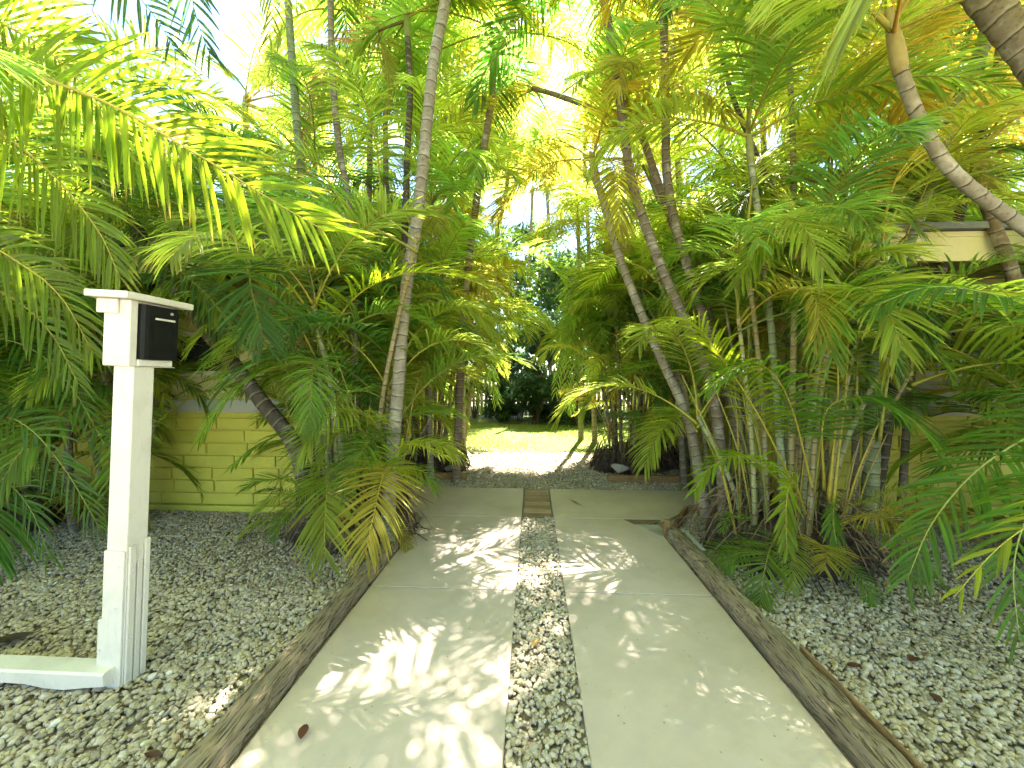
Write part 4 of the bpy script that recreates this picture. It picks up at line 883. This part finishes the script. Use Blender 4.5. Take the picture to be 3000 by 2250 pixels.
# ------------------------------------------------------------------ hedge, fence and trees closing the view
def leaf_cloud(n, clumps, size, flat=.6, seed=0):
    g = np.random.default_rng(seed); c = np.array(clumps); k = g.integers(0, len(c), n)
    d = g.normal(0, 1, (n, 3)); d /= np.linalg.norm(d, axis=1)[:, None]; r = g.random(n)[:, None] ** (1 / 2.2)
    P = c[k, :3] + d * r * c[k, 3:4] * np.array([1, 1, .8])
    A = g.normal(0, 1, (n, 3)); A /= np.linalg.norm(A, axis=1)[:, None]; B = g.normal(0, 1, (n, 3)); B -= A * (A * B).sum(1)[:, None]; B /= np.linalg.norm(B, axis=1)[:, None]
    s = size * g.uniform(.6, 1.3, n)[:, None]
    Q = np.stack([P - A * s, P + B * s * .42, P + A * s, P - B * s * .42], 1)
    return Q.reshape(-1, 3), np.arange(4 * n).reshape(n, 4)
def shrub(name, label, cat, x, y, h, rx, n, size, color, seed, trunk_h=None, group=None, ry=None):
    g = random.Random(seed); root = empty(name, (x, y, 0), label, cat, group); ry = ry or rx
    th = trunk_h if trunk_h is not None else .03 * h
    cl_ = []
    for i in range(46):
        a = g.uniform(0, 6.28); q = math.sqrt(g.random()); z = th + (h - th) * g.random() ** .85
        sh = math.sin(math.pi * min(1, .25 + .75 * (z - th) / (h - th) * .95)) ** .6 + .15
        cl_.append((rx * q * sh * math.cos(a), ry * q * sh * math.sin(a), z, g.uniform(.13, .26) * min(rx * 1.6, h) * .75))
    V, Fq = leaf_cloud(n, cl_, size, seed=seed); V[:, 2] = np.maximum(V[:, 2], .03)
    link('crown' if trunk_h else 'foliage', fast_mesh('foliage', V, Fq), root, M['broad'], color)
    b = MB()
    for i in range(1 if trunk_h else 5):
        a = g.uniform(0, 6.28); r0 = .05 * h / 3 if trunk_h else .02
        b.tube(catmull([(0, 0, -.05), (.05 * math.cos(a), .05 * math.sin(a), th * .6), (.25 * rx * math.cos(a), .25 * ry * math.sin(a), max(th * 1.3, .5 * h))], 8), np.linspace(r0 * 1.4, r0 * .5, 8), 8)
    for i in range(6):
        q = cl_[i * 5]; r0 = .018 * h / 3
        b.tube(catmull([(0, 0, th * .8), (q[0] * .4, q[1] * .4, (th + q[2]) / 2), q[:3]], 6), np.linspace(r0, r0 * .3, 6), 6)
    b.build('trunk' if trunk_h else 'stems', M['twig'], root); return root
HG = (.038, .08, .042)
shrub('hedge_shrub', 'dark green round shrub closing the view, filling the gap', 'shrub', .1, 10.9, 2.9, 1.25, 20000, .062, HG, 1)
shrub('hedge_shrub', 'dark hedge shrub behind the left drooping fronds', 'shrub', -1.7, 11.2, 2.6, 1.2, 11000, .062, (.034, .075, .035), 2)
shrub('hedge_shrub', 'dark hedge shrub behind the right back clump', 'shrub', 1.9, 11.1, 2.6, 1.2, 11000, .062, (.034, .078, .035), 3)
shrub('hedge_shrub', 'waist high dark shrub filling the hedge foot in the middle of the gap', 'shrub', -.35, 10.55, 1.35, .7, 7000, .055, (.03, .07, .034), 6)
shrub('hedge_shrub', 'waist high dark shrub at the hedge foot under the right palms', 'shrub', .75, 10.5, 1.25, .7, 7000, .055, (.032, .072, .036), 7)
shrub('low_shrub', 'low leafy plant at the hedge foot right of the gap', 'shrub', 1.05, 10.0, .5, .35, 900, .05, (.035, .085, .02), 5)
def spiky(x, y, h, label, seed, n=6, L=.5):
    g = random.Random(seed); root = empty('spiky_plant', (x, y, 0), label, 'plant')
    st = MB(); V, Fq = [], []
    for k in range(n):
        hx, hy, hz = g.uniform(-.3, .3), g.uniform(-.2, .2), h * g.uniform(.4, 1); st.tube([(hx * .3, hy * .3, 0), (hx * .7, hy * .7, hz * .5), (hx, hy, hz)], .014, 5)
        for q in range(34):
            a = g.uniform(0, 6.28); e = R(g.uniform(-25, 85)); l = L * g.uniform(.7, 1.1); d = Vector((math.cos(a) * math.cos(e), math.sin(a) * math.cos(e), math.sin(e))); s = Vector((-math.sin(a), math.cos(a), 0)) * .013
            p = Vector((hx, hy, hz)); m_ = p + d * l * .5; t_ = p + d * l - Vector((0, 0, l * .18 * math.cos(e)))
            i = len(V); V += [p - s * .6, p + s * .6, m_ + s, m_ - s, t_]; Fq += [(i, i + 1, i + 2, i + 3), (i + 3, i + 2, i + 4)]
    st.build('stems', M['twig'], root); link('leaves', mesh('leaves', V, Fq), root, M['broad'], (.04, .085, .022))
spiky(.05, 10.0, 1.0, 'spiky dracaena plant in front of the round shrub', 8)
spiky(-.75, 10.2, .7, 'small spiky plant at the left of the hedge', 9, 3, .45)
fence = empty('picket_fence', (0, 11.9, 0), 'white picket fence glimpsed through the hedge', 'fence')
b = MB(); b.box(-5.5, 5.5, .03, .06, .45, .53); b.box(-5.5, 5.5, .03, .06, 1.2, 1.28); b.build('rail', M['grey_panel'], fence)
pk = MB(); pk.v = [(-.04, 0, 0), (.04, 0, 0), (.04, .022, 0), (-.04, .022, 0), (-.04, 0, 1.45), (.04, 0, 1.45), (.04, .022, 1.45), (-.04, .022, 1.45), (0, 0, 1.52), (0, .022, 1.52)]
pk.f = [(0, 3, 2, 1), (0, 1, 5, 4), (1, 2, 6, 5), (2, 3, 7, 6), (3, 0, 4, 7), (4, 5, 8), (6, 7, 9), (5, 6, 9, 8), (7, 4, 8, 9)]
pm = mesh('picket', pk.v, pk.f); pm.materials.append(M['grey_panel'])
for i in range(88): link('picket', pm, fence, None, None, (-5.45 + i * .125, 0, .02))
TR = [(.9, 13.8, 5.2, 2.2, (.06, .12, .02)), (-7.5, 13.5, 7.0, 2.8, (.05, .10, .02)), (-3.6, 15, 8.0, 2.8, (.045, .095, .022)), (.4, 17.5, 7.6, 3.0, (.04, .085, .03)), (4.2, 15, 8.2, 2.9, (.05, .105, .02)), (8.0, 13.5, 7.2, 3.0, (.055, .105, .02)), (-12, 12, 7.5, 3.2, (.05, .10, .02)), (12.5, 12, 7.5, 3.2, (.05, .1, .02))]
TL = ['sunlit small tree just behind the round hedge shrub', 'broadleaf tree behind the left back thicket', 'tall broadleaf tree left of the garden gap', 'bluish green broadleaf tree straight down the gap', 'tall broadleaf tree right of the garden gap', 'broadleaf tree behind the right back thicket', 'broadleaf tree beyond the left house roof', 'broadleaf tree beyond the right house roof']
for i, (x, y, h, rx, c) in enumerate(TR): shrub('garden_tree', TL[i], 'tree', x, y, h, rx, 9000, .13, c, 40 + i, 1.6)
